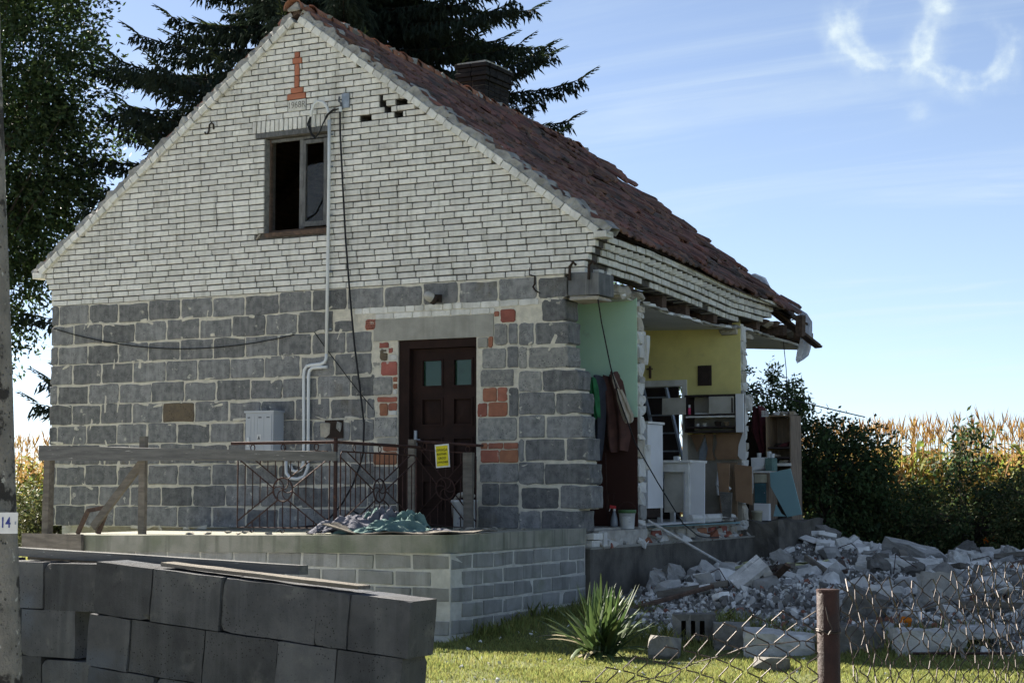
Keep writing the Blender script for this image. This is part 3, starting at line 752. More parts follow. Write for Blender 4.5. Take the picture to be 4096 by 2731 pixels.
# ---- grey block courses under the gable
BP = (4.10 - 1.185) / 11
def row_z(r): return 4.10 - (r + 1) * BP, 4.10 - r * BP
row_end = [7.44, 7.42, 7.46, 7.45, 7.57, 7.62, 7.64, 7.70, 7.71, 7.73, 7.62]
door = (5.18, 6.25)
ov = [  # zones given to other masonry: x0,x1,z0,z1
    (4.55, 7.10, 3.70, 3.84), (4.82, 6.48, 3.42, 3.70), (4.70, 4.90, 3.56, 3.72), (4.86, 5.18, 1.2, 3.42), (6.25, 6.80, 1.2, 3.72)]
block_var = {}
def block_obj(w, h, mat, seed, depth=.08):
    key = (round(w, 2), round(h, 2), mat, seed % 4, depth)
    if key not in block_var:
        me = MB().prism(block_poly(key[0], key[1], random.Random(int(key[0] * 1000 + key[1] * 77) + seed % 4 + 5), .011, .015), -depth / 2, depth / 2, .008)
        m = mkmesh('block', me.v, me.f); m.materials.append(MATS[mat]); block_var[key] = m
    return block_var[key]
wallb = MB()
for r in range(11):
    z0, z1 = row_z(r)
    spans = [(-.24, door[0] if z0 < 3.43 else row_end[r] - .05)]
    if z0 < 3.43: spans.append((door[1], row_end[r] - .05))
    for a, b in spans: wallb.b2((a, 0.006, z0 - .0005), (b, 0.28, z1))
wall_o = wallb.build('block_wall', 'cream_mortar', house)
zones_cut = 0
for r in range(11):
    z0, z1 = row_z(r); h = BP - .017; zc = (z0 + z1) / 2
    x = HX0; first = True; end = row_end[r]
    off = 0.14 if r % 2 == 0 else 0.40
    xs_ = [HX0, HX0 + off]
    while xs_[-1] < end - .02: xs_.append(xs_[-1] + 0.517 + rng.uniform(-.03, .03))
    xs_ = [q for q in xs_ if q < end - .12] + [end]
    for i, (a, b) in enumerate(zip(xs_, xs_[1:])):
        parts = [(a, b)]
        for (ox0, ox1, oz0, oz1) in ov + [(door[0], door[1], 0, 3.43)]:
            if min(z1, oz1) - max(z0, oz0) > 0.1:
                nw = []
                for (p, q) in parts:
                    if q <= ox0 or p >= ox1: nw.append((p, q)); continue
                    if ox0 - p > .06: nw.append((p, ox0))
                    if q - ox1 > .06: nw.append((ox1, q))
                parts = nw
        for (p, q) in parts:
            w = q - p - .013 - rng.uniform(0, .013); last = abs(q - end) < 1e-6
            mat = 'slag_block'
            if r == 5 and 1.55 < p < 2.0: mat = 'brown_block'
            if 6.7 < p < 7.0 and r in (2, 3, 4): mat = 'rough_block' if rng.random() < .4 else mat
            hh = h - rng.choice((0, 0, .01, .02)) - (.13 if (r == 1 and 4.4 < (p + q) / 2 < 7.2) else 0)
            dp = .32 if last or i == 0 else .08
            yc = (.16 if dp > .1 else .04) - rng.uniform(0.0, .006)
            if q - p < .08: continue
            place('block', block_obj(w, hh, mat, rng.randrange(100), dp), wall_o, (p + .009 + w / 2, yc, zc + (h - hh) / -2 + rng.uniform(-.003, .003)), (0, rng.uniform(-.006, .006), rng.uniform(-.006, .006)))
smear = [hull_mesh('mortar_smear', (.16, .02, .05), 16, 4400 + i, 'cream_mortar') for i in range(8)]
for i in range(170):
    r = rng.randrange(11); x = rng.uniform(-.2, 7.3); z = row_z(r)[0] + rng.gauss(0, .018)
    if (door[0] - .06 < x < door[1] + .06 and z < 3.7) or (4.5 < x < 7.15 and 3.66 < z < 3.9) or x > row_end[r] - .12: continue
    place('mortar_smear', rng.choice(smear), wall_o, (x, .0035, z), (0, rng.gauss(0, .25) + (R(90) if rng.random() < .22 else 0), 0), (rng.uniform(.4, 1.5), 1, rng.uniform(.5, 1.2)))
def wallbit(name, mat, x0, x1, z0, z1, yf=-.004, seed=0, dep=.08, jit=.006):
    me = MB().prism(block_poly(x1 - x0, z1 - z0, random.Random(seed), jit, min(.016, (z1 - z0) * .15)), -dep / 2, dep / 2, .006)
    m = mkmesh(name, me.v, me.f); m.materials.append(MATS[mat])
    return place(name, m, wall_o, ((x0 + x1) / 2, yf + dep / 2, (z0 + z1) / 2), (0, rng.uniform(-.01, .01), 0))
# two courses of white brick over the door, concrete lintel
x = 4.56
while x < 7.08:
    w = min(rng.choice((.255, .25, .13)) if x > 4.7 else .11, 7.10 - x)
    if w > .05: wallbit('lintel_brick', 'white_brick', x + .004, x + w - .004, 3.772, 3.842, -.003 - rng.uniform(0, .004), int(x * 99), jit=.003)
    x += w
x = 4.86
while x < 6.5:
    w = min(.262, 6.5 - x)
    if w > .05: wallbit('lintel_brick', 'white_brick' if rng.random() > .25 else 'rough_block', x + .004, x + w - .004, 3.698, 3.764, -.002 - rng.uniform(0, .004), int(x * 77), jit=.003)
    x += w
one('lintel', 'concrete', wall_o, (4.84, -.006, 3.432), (6.48, .2, 3.692), .004)
for i, (x0, x1, z0, z1, m) in enumerate((
    (4.945, 5.172, 3.02, 3.185, 'red_brick'), (4.92, 5.05, 3.35, 3.415, 'red_brick'), (4.93, 5.03, 3.20, 3.33, 'brown_block'), (5.05, 5.11, 3.28, 3.345, 'red_brick'), (5.05, 5.17, 3.20, 3.265, 'white_brick'),
    (4.84, 5.10, 2.785, 3.00, 'rough_block'), (5.115, 5.172, 2.94, 3.00, 'red_brick'), (5.12, 5.172, 2.86, 2.92, 'red_brick'), (5.12, 5.17, 2.79, 2.845, 'white_brick'),
    (4.90, 5.172, 2.705, 2.765, 'red_brick'), (4.93, 5.04, 2.54, 2.69, 'red_brick'), (5.055, 5.172, 2.60, 2.69, 'red_brick'), (5.06, 5.17, 2.545, 2.595, 'plaster'),
    (4.86, 5.172, 2.285, 2.52, 'rough_block'), (4.90, 5.172, 2.20, 2.275, 'concrete'), (4.98, 5.172, 2.12, 2.19, 'red_brick'), (4.85, 5.172, 1.96, 2.11, 'red_brick'), (4.84, 5.172, 1.75, 1.94, 'slag_block'), (4.86, 5.172, 1.49, 1.735, 'slag_block'), (4.85, 5.172, 1.225, 1.475, 'slag_block'),
    (6.57, 6.765, 3.585, 3.735, 'red_brick'), (6.49, 6.55, 3.66, 3.72, 'red_brick'), (6.49, 6.66, 3.33, 3.57, 'rough_block'), (6.68, 6.79, 3.33, 3.57, 'slag_block'), (6.41, 6.47, 3.30, 3.43, 'red_brick'), (6.27, 6.40, 3.30, 3.42, 'concrete'),
    (6.33, 6.64, 3.06, 3.29, 'rough_block'), (6.66, 6.80, 3.06, 3.30, 'slag_block'), (6.31, 6.74, 2.85, 3.045, 'rough_block'),
    (6.34, 6.52, 2.675, 2.835, 'red_brick'), (6.53, 6.66, 2.68, 2.835, 'red_brick'), (6.27, 6.395, 2.505, 2.66, 'red_brick'), (6.41, 6.66, 2.505, 2.665, 'red_brick'), (6.68, 6.80, 2.50, 2.83, 'slag_block'),
    (6.28, 6.78, 2.225, 2.49, 'rough_block'), (6.31, 6.40, 2.13, 2.20, 'red_brick'), (6.415, 6.60, 2.13, 2.20, 'red_brick'), (6.615, 6.80, 2.13, 2.20, 'red_brick'), (6.31, 6.55, 1.975, 2.12, 'red_brick'), (6.56, 6.80, 1.975, 2.12, 'red_brick'),
    (6.30, 6.80, 1.75, 1.96, 'slag_block'), (6.33, 6.55, 1.49, 1.735, 'slag_block'), (6.565, 6.80, 1.49, 1.735, 'slag_block'), (6.28, 6.80, 1.23, 1.475, 'slag_block'))):
    wallbit('infill_brick' if m in ('red_brick', 'white_brick') else 'infill_block', m, x0, x1, z0, z1, -.005 - rng.uniform(0, .006), i)
# perforated red vent brick
vb = wallbit('vent_brick', 'red_brick', 4.72, 4.868, 3.575, 3.70, -.008, 5)
vh = MB()
for i in range(6):
    for j in range(4): vh.b2((4.733 + i * .022 + (j % 2) * .008, -.0105, 3.59 + j * .027), (4.745 + i * .022 + (j % 2) * .008, -.002, 3.604 + j * .027))
vh.build('vent_holes', 'carbon', wall_o)
# broken socket hole by the pipes
one('wall_niche', 'carbon', wall_o, (4.15, -.012, 2.285), (4.42, 0.003, 2.50), .006)
mv = hull_mesh('mortar_patch', (.17, .03, .19), 14, 3, 'lump'); place('mortar_patch', mv, wall_o, (4.17, -.014, 2.38))
place('mortar_patch', hull_mesh('mortar_patch', (.08, .03, .13), 12, 4, 'rough_block'), wall_o, (4.36, -.016, 2.42))
# ring beam end at the corner with two rebar hooks
rb = cham_mesh('ring_beam', (0.39, 0.42, 0.262), .008, .008, 5, 'ring_beam'); place('ring_beam', rb, wall_o, (7.64, .185, 3.975), (0, 0, .01))
one('ring_beam_foot', 'lump', wall_o, (7.46, -.01, 3.80), (7.82, .36, 3.838), .02)
for (x0, yy) in ((7.50, -.045), (7.74, -.045)):
    MB().tube([(x0 - .02, yy, 4.02), (x0 - .01, yy - .01, 4.18), (x0 + .03, yy, 4.225), (x0 + .06, yy, 4.19)], .017, 5).build('rebar_hook', 'carbon', wall_o)
# crack down the right of the gable
for (pts) in ([(6.95, 4.20), (6.95, 4.12), (7.02, 4.10), (7.02, 4.01), (6.995, 3.98), (7.03, 3.93), (7.09, 3.90)],):
    MB().tube([(a, -.006, b) for a, b in pts], [.004, .007, .01, .012, .012, .01, .004], 4).build('wall_crack', 'carbon', wall_o)

# ---- gable window
one('window_jamb', 'rough_block', gw, (3.2005, .006, 4.853), (3.2055, .16, 6.05), .0015)
fy = .10
def wb(x0, x1, z0, z1, name='window_frame', mat='frame_grey', y0=fy, y1=fy + .05): return one(name, mat, gw, (x0, y0, z0), (x1, y1, z1), .002)
wb(3.208, 3.228, 4.86, 6.05, 'window_frame', 'dark_wood'); wb(4.125, 4.165, 4.86, 6.05)
wb(3.229, 4.124, 6.015, 6.05); wb(3.229, 4.124, 4.86, 4.895, 'window_frame', 'dark_wood')
wb(3.665, 3.73, 4.896, 6.014, 'mullion')
for a in ((3.737, 3.775, 4.91, 5.995), (4.045, 4.122, 4.91, 5.995), (3.776, 4.044, 5.95, 5.995), (3.776, 4.044, 4.91, 4.97)): wb(*a, 'sash', 'frame_grey', fy - .03, fy + .01)
g = MB().add([(3.776, fy - .01, 4.97), (4.044, fy - .01, 4.97), (4.044, fy - .01, 5.12), (4.02, fy - .01, 5.20), (3.93, fy - .01, 5.05), (3.79, fy - .01, 4.985)], [(0, 1, 2, 3, 4, 5)]).build('pane', 'dirty_glass', gw)
g = MB().add([(3.776, fy - .008, 5.01), (3.92, fy - .008, 5.075), (4.005, fy - .008, 5.22), (4.044, fy - .008, 5.30), (4.044, fy - .008, 5.70), (3.776, fy - .008, 5.675)], [(0, 1, 2, 3, 4, 5)]).build('pane', 'dirty_glass', gw)
one('window_lintel', 'frame_grey', gw, (3.07, -.012, CZ + 26 * CP + .01), (4.178, .2, CZ + 27 * CP - .004), .003)
one('window_sill', 'dark_wood', gw, (3.22, -.02, 4.80), (4.172, .2, 4.852), .004)
place('sill_stone', hull_mesh('sill_stone', (.12, .1, .075), 12, 8, 'lump'), gw, (3.13, .03, 4.815))

# ---- door
dr = one('door_frame', 'door_paint', house, (5.182, .03, 1.225), (5.30, .16, 3.43)); one('door_frame', 'door_paint', house, (6.225, .03, 1.225), (6.248, .16, 3.43)); one('door_frame', 'door_paint', house, (5.301, .03, 3.33), (6.224, .16, 3.43))
one('door_frame', 'door_paint', house, (5.302, .02, 1.225), (5.33, .17, 3.329))
leaf = MB(); lx0, lx1 = 5.332, 6.222; yl = .10
cols = ((5.448, 5.75), (5.879, 6.155)); zrows = ((1.42, 1.78), (1.92, 2.28), (2.41, 2.745), (2.865, 3.205))
xsx = [lx0, cols[0][0], cols[0][1], cols[1][0], cols[1][1], lx1]; zz = [1.235] + [q for r_ in zrows for q in r_] + [3.325]
for i in range(5):
    for j in range(len(zz) - 1):
        if not (i in (1, 3) and j % 2 == 1): leaf.b2((xsx[i], yl, zz[j]), (xsx[i + 1], yl + .045, zz[j + 1]))
leaf_o = leaf.build('door', 'door_paint', house)
for ci, (a, b) in enumerate(cols):
    for ri, (c, d) in enumerate(zrows):
        mo = MB()
        for lo, hi in (((a, yl - .012, c), (a + .022, yl + .03, d)), ((b - .022, yl - .012, c), (b, yl + .03, d)), ((a + .022, yl - .012, d - .022), (b - .022, yl + .03, d)), ((a + .022, yl - .012, c), (b - .022, yl + .03, c + .022))): mo.b2(lo, hi)
        mo.build('panel_moulding', 'door_paint', leaf_o)
        if ri == 3: one('pane', 'door_glass', leaf_o, (a + .022, yl + .025, c + .022), (b - .022, yl + .030, d - .022))
        else:
            v = [(a + .022, yl + .03, c + .022), (b - .022, yl + .03, c + .022), (b - .022, yl + .03, d - .022), (a + .022, yl + .03, d - .022), ((a + b) / 2, yl + .001, (c + d) / 2 + .03), ((a + b) / 2, yl + .001, (c + d) / 2 - .03)]
            MB().add(v, [(0, 1, 5), (1, 2, 4, 5), (2, 3, 4), (3, 0, 5, 4)]).build('raised_panel', 'door_paint', leaf_o)
MB().box((5.385, yl - .02, 2.26), (.035, .02, .2)).tube([(5.385, yl - .03, 2.25), (5.385, yl - .06, 2.25), (5.47, yl - .06, 2.25)], .009, 6).build('door_handle', 'galv', leaf_o)
# hallway behind the door panes is open to the pale green room

# ---- corbelled brick cornice along the lost side wall
csag = [(0, 0), (1.41, .03), (3.2, .13), (4.5, .22), (6.2, .24)]
corn = MB(); cor_o = None
lv_top = lambda k, y: CZ + (k + 1) * CP - ipol(y, csag)
for i in range(26):
    y0, y1 = .26 + i * .235, .26 + (i + 1) * .235
    for k in range(1, 6):
        lim = {5: 6.35, 4: 6.05, 3: 6.0, 2: 5.75, 1: 5.0}[k]
        if y1 > lim: continue
        z1 = lv_top(k, (y0 + y1) / 2)
        corn.b2((7.45, y0, z1 - CP), (corb_r[k] - (.05 if k == 4 else .02), y1 - .0005, z1 - .0005))
cor_o = corn.build('cornice', 'dark_mortar', house)
hd = [cham_mesh('cornice_brick', (.2, .112, CP - .009), .005, .003, 200 + i, 'white_brick') for i in range(4)]
stc = [cham_mesh('cornice_brick', (.1, .25, CP - .009), .005, .003, 210 + i, 'white_brick') for i in range(4)]
dg = [cham_mesh('cornice_brick', (.122, .122, CP - .009), .005, .002, 220 + i, 'white_brick') for i in range(3)]
def slope(y): return -math.atan((ipol(y + .2, csag) - ipol(y - .2, csag)) / .4)
for k, kind, lim in ((5, 's', 6.4), (4, 'd', 6.08), (3, 'h', 6.02), (2, 's', 5.78), (1, 'h', 5.0)):
    y = .262 if kind != 'd' else .40
    if kind == 'd': place('cornice_brick', stc[0], cor_o, (corb_r[k] - .05, .262 + .08, lv_top(k, .3) - CP / 2), (0, 0, 0), (1, .55, 1))
    st = {'s': .262, 'h': .122, 'd': .168}[kind]
    while y + st < lim:
        yc = y + st / 2; z = lv_top(k, yc) - CP / 2
        skip = (k == 1 and (.30 < yc < .62 or 1.55 < yc < 1.85 or 3.55 < yc < 3.75)) or (y > lim - .5 and rng.random() < .25)
        if not skip:
            ro = (slope(yc) + rng.gauss(0, .01), 0, rng.gauss(0, .012))
            if kind == 's': place('cornice_brick', rng.choice(stc), cor_o, (corb_r[k] - .05 + rng.uniform(-.005, .005), yc, z), ro)
            elif kind == 'h': place('cornice_brick', rng.choice(hd), cor_o, (corb_r[k] - .1 + rng.uniform(-.008, .008), yc, z), ro)
            else: place('cornice_brick', rng.choice(dg), cor_o, (corb_r[k] - .062, yc, z), (ro[0], 0, R(45) + rng.gauss(0, .03)))
        y += st
for (y, z, w) in ((.31, 4.135, .13), (.40, 4.06, .2), (.52, 4.13, .1)):
    place('cornice_brick', rng.choice(hd), cor_o, (7.62, y, z), (0, 0, rng.gauss(0, .05)), (1, w / .112, 1))
# lumps of old mortar and plaster hanging under the cornice
for i in range(26):
    y = .65 + i * .2 + rng.uniform(-.05, .05)
    if 1.7 < y < 4.9: continue
    d = (.28, rng.uniform(.2, .42), rng.uniform(.09, .19) if y < 2 else .09)
    place('mortar_lump', hull_mesh('mortar_lump', d, 22, 300 + i, 'lump'), cor_o, (7.46 + rng.uniform(-.05, .05), y, lv_top(0, y) - .09 - d[2] / 3), (rng.uniform(-.2, .2), 0, 0))

# ---- ceiling and joists
csg = [(.3, 3.99), (1.65, 3.93), (2.75, 3.86), (4.04, 3.83), (5.28, 3.88), (8.2, 3.79)]
def cz(x, y): t = max(0, min(1, (x - 5.2) / 2.4)); return 3.93 + (ipol(y, csg) - 3.93) * t
cv, cf = [], []; xs_ = [0.0, 2, 4, 5.2, 6, 6.8, 7.3, 7.6]; ys_ = [.3 + i * .22 for i in range(37)]
for y in ys_:
    for x in xs_:
        xx = x + (rng.uniform(-.07, .04) if x == 7.6 else 0); cv.append((xx, y, cz(x, y)))
for y in ys_:
    for i, x in enumerate(xs_): cv.append((cv[ys_.index(y) * 8 + i][0] - .01, y, cz(x, y) + .035))
n = 8; T = n * len(ys_)
for j in range(len(ys_) - 1):
    for i in range(n - 1): cf += [(j * n + i, (j + 1) * n + i, (j + 1) * n + i + 1, j * n + i + 1), (T + j * n + i, T + j * n + i + 1, T + (j + 1) * n + i + 1, T + (j + 1) * n + i)]
    cf.append((j * n + 7, (j + 1) * n + 7, T + (j + 1) * n + 7, T + j * n + 7))
ceil_o = mkobj('ceiling', mkmesh('ceiling', cv, cf), 'ceiling_paint', house)
one('attic_floor', 'dark_wood', house, (0.02, .3, 4.12), (7.3, 8.0, 4.15))
for y in (.75, 1.62, 2.45, 3.3, 4.12, 4.95, 5.75, 6.5, 7.2, 7.75):
    z = cz(7.5, y) + .042; xe = 7.55 + rng.uniform(-.08, .14) + (.12 if y > 5.2 else 0)
    MB().b2((2.0, y - .07, z), (xe, y + .07, z + .15), .006).build('joist', 'dark_wood', ceil_o)
MB().box((7.62, 7.6, 3.965), (.2, .95, .16), Euler((-.03, 0, .12)).to_matrix(), .01).build('joist', 'old_wood', ceil_o)
for i in range(46):                       # broken reed-and-plaster edge of the ceiling
    y = .35 + i * .168; z = ipol(y, csg) + .02
    place('plaster_edge', hull_mesh('plaster_edge', (.10, rng.uniform(.16, .30), .04), 14, 400 + i % 12, 'floor_dirt'), ceil_o, (7.55 + rng.uniform(-.03, .03), y, z + rng.uniform(-.004, .008)), (rng.uniform(-.1, .1), rng.uniform(-.1, .1), 0))
for i in range(16):
    y = 5.0 + i * .19; 
    place('roof_debris', hull_mesh('roof_debris', (.25, .25, .1), 12, 430 + i, 'dark_wood' if i % 2 else 'lump'), ceil_o, (7.5 + rng.uniform(-.15, .12), y, ipol(y, csg) + .16 + rng.uniform(0, .06)), (rng.uniform(-.3, .3), rng.uniform(-.3, .3), 0))

# ---- remaining walls
one('side_wall', 'plaster', house, (-.272, .285, .5), (0.0, 8.2, 4.56))
one('rear_wall', 'plaster', house, (.002, 8.0, .5), (3.9, 8.25, 4.2))
rg = MB()
for k in range(26):
    z0 = 4.2 + k * .1; hw = (6.9 - z0) / SL
    if hw > .1: rg.b2((APX - hw + .05, 8.02, z0), (APX + min(hw, .4), 8.2, z0 + .0998))
rg.build('rear_gable', 'plaster', house)
def wall_y(name, mat, y0, y1, boxes, parent=house):
    m = MB()
    for (x0, x1, z0, z1) in boxes: m.b2((x0, y0, z0), (x1, y1, z1))
    return m.build(name, mat, parent)
p1 = wall_y('partition_wall', 'plaster', 1.565, 1.74, [(0.0, 7.56, 1.2, 3.92)])
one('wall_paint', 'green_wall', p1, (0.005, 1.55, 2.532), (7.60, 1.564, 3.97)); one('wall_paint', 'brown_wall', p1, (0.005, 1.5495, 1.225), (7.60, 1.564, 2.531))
p2 = wall_y('partition_wall', 'plaster', 5.095, 5.27, [(0.0, 5.98, 1.2, 3.95), (5.98, 6.74, 3.11, 3.95), (6.74, 7.58, 1.2, 3.95)])
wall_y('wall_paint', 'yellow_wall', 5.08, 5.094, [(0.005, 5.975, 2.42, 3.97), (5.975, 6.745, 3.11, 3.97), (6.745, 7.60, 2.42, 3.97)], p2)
wall_y('wall_paint', 'grimy_wall', 5.081, 5.094, [(0.005, 5.975, 1.23, 2.419), (6.745, 7.60, 1.23, 2.419)], p2)
for b_ in ((5.90, 5.99, 1.23, 3.19), (6.735, 6.805, 1.23, 3.19), (5.991, 6.734, 3.105, 3.19)): one('door_casing', 'white_wood', p2, (b_[0], 5.055, b_[2]), (b_[1], 5.3, b_[3]))
# torn masonry ends of the two partitions
for (po, yc) in ((p1, 1.650), (p2, 5.180)):
    z = 1.1
    while z < 3.86:
        h = rng.choice((.07, .12, .16, .22)); w_ = rng.uniform(.172, .19)
        me = rough_mesh('brick', (.12, w_, h * 1.0), int(z * 100), rng.choice(('plaster', 'plaster', 'rubble_gray', 'lump')), 2, .012)
        place('brick', me, po, (7.565 + rng.uniform(-.012, .015), yc + rng.uniform(-.004, .004), z + h / 2))
        z += h
for z, dz in ((3.35, .35), (2.05, .3)): place('brick', rough_mesh('brick', (.12, .10, dz), int(z * 9), 'plaster', 2, .02), p1, (7.60, 1.76, z))
for z, dz in ((2.85, .22), (1.75, .3)): place('brick', rough_mesh('brick', (.12, .10, dz), int(z * 9), 'rubble_gray', 2, .02), p2, (7.62, 5.28, z))

# ---- floor edge and plinth
one('floor', 'floor_dirt', house, (0.0, .28, 1.02), (7.50, 8.0, 1.222)); one('floor_edge', 'floor_dirt', house, (7.40, .34, 1.021), (7.645, 1.74, 1.196), .006)
one('plinth', 'plinth', house, (6.9, .02, .1), (7.69, 7.75, 1.0), .01)
pl_o = one('plinth_ledge', 'concrete', house, (7.3, .03, 1.002), (7.70, 7.72, 1.02), .006)
for i in range(150):                       # crumbling brick and plaster along the floor edge
    y = .15 + rng.random() * 7.5; s_ = rng.uniform(.05, .2)
    m_ = rng.choice(('plaster', 'lump', 'rubble_pale', 'rubble_gray', 'floor_dirt', 'red_brick', 'lump'))
    me = hull_mesh('edge_debris', (s_, s_ * rng.uniform(.7, 1.8), s_ * rng.uniform(.4, .9)), 12, 600 + i, m_)
    xx = rng.uniform(7.42, 7.68); zz_ = 1.04 + max(0, (7.58 - xx)) * .9 * rng.random()
    place('edge_debris', me, pl_o, (xx, y, zz_), (rng.gauss(0, .3), rng.gauss(0, .3), rng.uniform(0, 3)))
for i, (y, w, m_) in enumerate(((.22, .26, 'white_brick'), (.25, .24, 'white_brick'), (.45, .1, 'plaster'))):
    place('loose_brick', cham_mesh('loose_brick', (.12, w, .07 if i < 2 else .17), .005, .003, i, m_), pl_o, (7.63, y, (1.06, 1.14, 1.10)[i]))
for i in range(9):
    y = 1.9 + i * .38
    place('floor_edge_brick', cham_mesh('floor_edge_brick', (.16, .25, .13), .01, .012, 20 + i % 4, 'red_brick' if i in (1, 5, 6, 7) else 'lump'), pl_o, (7.46, y, 1.10), (0, 0, rng.gauss(0, .05)))
one('floor_sheet', 'lime', pl_o, (7.30, 1.85, 1.228), (7.60, 4.75, 1.25), .012)
one('floor_sheet', 'teal_paint', pl_o, (7.36, 1.9, 1.20), (7.63, 4.9, 1.214), .012)
MB().tube([(7.55, 3.3, 1.29), (7.57, 4.0, 1.285), (7.56, 4.6, 1.29), (7.52, 4.95, 1.28)], [.05, .055, .05, .045], 8).build('pipe_lagging', 'plaster', pl_o)

# ================================================================== porch
dkz = lambda x: 1.165 + 0.075 * (x - 2.2) / 5.46
porch = thing('porch', 'raised concrete porch on grey block walls in front of the door', 'porch', (5, -1.5, .2))
core = MB(); core.b2((2.27, -3.004, -.1), (7.646, -.004, 1.06)); core.build('foundation', 'porch_mortar', porch)
def slab_ring(z_off, rad):
    p = [(2.2, -3.04), (7.66 - .22, -3.04)] + [(7.66 - .22 + .22 * math.sin(a), -3.04 + .22 - .22 * math.cos(a)) for a in [R(d) for d in (15, 30, 45, 60, 75)]] + [(7.66, -3.04 + .22), (7.66, -.006), (2.2, -.006)]
    return [(x, y, dkz(x) + z_off) for x, y in p]
tp, bt = slab_ring(0, 0), slab_ring(-.175, 0); n = len(tp)
MB().add(tp + bt, [tuple(range(n)), tuple(range(2 * n - 1, n - 1, -1))] + [(i, n + i, n + (i + 1) % n, (i + 1) % n) for i in range(n)]).build('deck_slab', 'porch_concrete', porch)
pbm = [cham_mesh('block', (.402, .1, .134), .006, .007, 800 + i, 'porch_block') for i in range(6)]
for r in range(7):
    z = 1.055 - (r + .5) * .156 - .005
    x = 7.64 - (.2 if r % 2 else .0)
    while x > 2.5:
        place('block', rng.choice(pbm), porch, (x - .21, -2.962 + rng.uniform(-.003, .003), z + .0), (0, rng.gauss(0, .008), rng.gauss(0, .004))); x -= .43
    y = -2.99 + (.2 if r % 2 else 0)
    while y < -.2:
        l = min(.415, -.02 - y); place('block', rng.choice(pbm), porch, (7.604 + rng.uniform(-.003, .003), y + l / 2, z), (0, rng.gauss(0, .006), R(90) + rng.gauss(0, .004)), (l / .415, 1, 1)); y += .43

# ---- wrought railings on the porch
def rail_panel(name, label, P0, U, w, h, tilt=0.0, drop=0.0, group='rusty wrought iron railing panels'):
    """panel standing on P0, along unit vector U, width w, height h"""
    o = thing(name, label, 'railing', P0, group)
    U = Vector(U).normalized(); V = Vector((0, 0, 1)); B = Vector(P0)
    def q(u, v): return B + U * u + V * (v - drop * u / w)
    r = .0075
    MB().tube([q(-.06, h), q(w + .06, h)], .017, 8).build('top_rail', 'rust', o)
    for u in (w * .18, w * .5, w * .84):
        c = [q(u + .028 * math.cos(a), h - .05 + .034 * math.sin(a)) for a in [R(d) for d in range(0, 361, 30)]]
        MB().tube(c, .006, 5, False).build('ring', 'rust', o)
        c = [q(u + .024 * math.cos(a), .035 + .026 * math.sin(a)) for a in [R(d) for d in range(180, 361, 30)]]
        MB().tube(c, .006, 5, False).build('foot_loop', 'rust', o)
    f0, f1, g0, g1 = .03, w - .03, .06, h - .095
    MB().tube([q(f0 + .03, g1), q(f1 - .03, g1), q(f1, g1 - .03), q(f1, g0), q(f0, g0), q(f0, g1 - .03), q(f0 + .03, g1)], .009, 6).build('panel_frame', 'rust', o)
    cu, cv_ = w / 2, (g0 + g1) / 2 + .0; rad = .125
    diag = Vector((f1 - f0, g1 - g0)).normalized(); dn = Vector((-diag.y, diag.x)); band = .055
    def inside(u, v):
        if (u - cu) ** 2 + (v - cv_) ** 2 < rad ** 2: return True
        for s_ in (1, -1):
            d = abs((u - cu) * -diag.y * s_ + (v - cv_) * diag.x)
            if d < band: return True
        return False
    nb = max(5, int(w / .098))
    for i in range(1, nb):
        u = f0 + (f1 - f0) * i / nb; st = None; N_ = 60
        for k in range(N_ + 1):
            v = g0 + (g1 - g0) * k / N_; ins = inside(u, v)
            if not ins and st is None: st = v
            if (ins or k == N_) and st is not None:
                if v - st > .05: MB().tube([q(u, st), q(u, v)], r * .8, 5).build('bar', 'rust', o)
                st = None
    for s_ in (1, -1):
        dd = Vector((diag.x, diag.y * s_)); nn = Vector((-dd.y, dd.x))
        for e in (-1, 1):
            for sg in (-1, 1):
                a = Vector((cu, cv_)) + nn * band * e + dd * sg * math.sqrt(rad ** 2 - band ** 2)
                t = 1.0
                # run to the frame
                ts = []
                if dd.x * sg > 0: ts.append((f1 - a.x) / (dd.x * sg))
                else: ts.append((f0 - a.x) / (dd.x * sg))
                if dd.y * sg > 0: ts.append((g1 - a.y) / (dd.y * sg))
                else: ts.append((g0 - a.y) / (dd.y * sg))
                t = min(ts); b = a + dd * sg * t
                MB().tube([q(*a), q(*b)], r, 5).build('diagonal', 'rust', o)
    MB().tube([q(cu + rad * math.cos(a), cv_ + rad * math.sin(a)) for a in [R(d) for d in range(0, 361, 20)]], .009, 5, False).build('ring', 'rust', o)
    for k in range(6):
        a0 = R(60 * k); pts = []
        for t in (0, .25, .5, .75, 1): a = a0 + 1.0 * t; pts.append(q(cu + rad * t * math.cos(a), cv_ + rad * t * math.sin(a)))
        MB().tube(pts, .006, 5, False).build('spoke', 'rust', o)
    return o
zr = dkz(5.4)
rail_panel('railing', 'rusty iron railing panel with ring and cross bars below the meter box', (4.66, -2.45, zr + .0), (1, .0, 0), 1.24, .955)
rail_panel('railing', 'rusty iron railing panel running back to the door behind the crumpled clothes', (5.955, -2.40, zr + .0), (-.03, 1, 0), 1.66, .955, drop=.02)
rail_panel('railing', 'rusty iron gate panel with the yellow warning notice in front of the door', (5.62, -.36, zr + .015), (1, 0, 0), .86, 1.0, drop=.06)
t = thing('corner_post', 'rusty square iron post where the two railing panels meet', 'post', (5.945, -2.45, dkz(5.94)))
MB().b2((5.930, -2.465, dkz(5.94)), (5.960, -2.435, 2.20)).build('post', 'rust', t)
MB().b2((5.915, -2.48, 2.201), (5.975, -2.42, 2.212)).build('post_cap', 'rust', t)
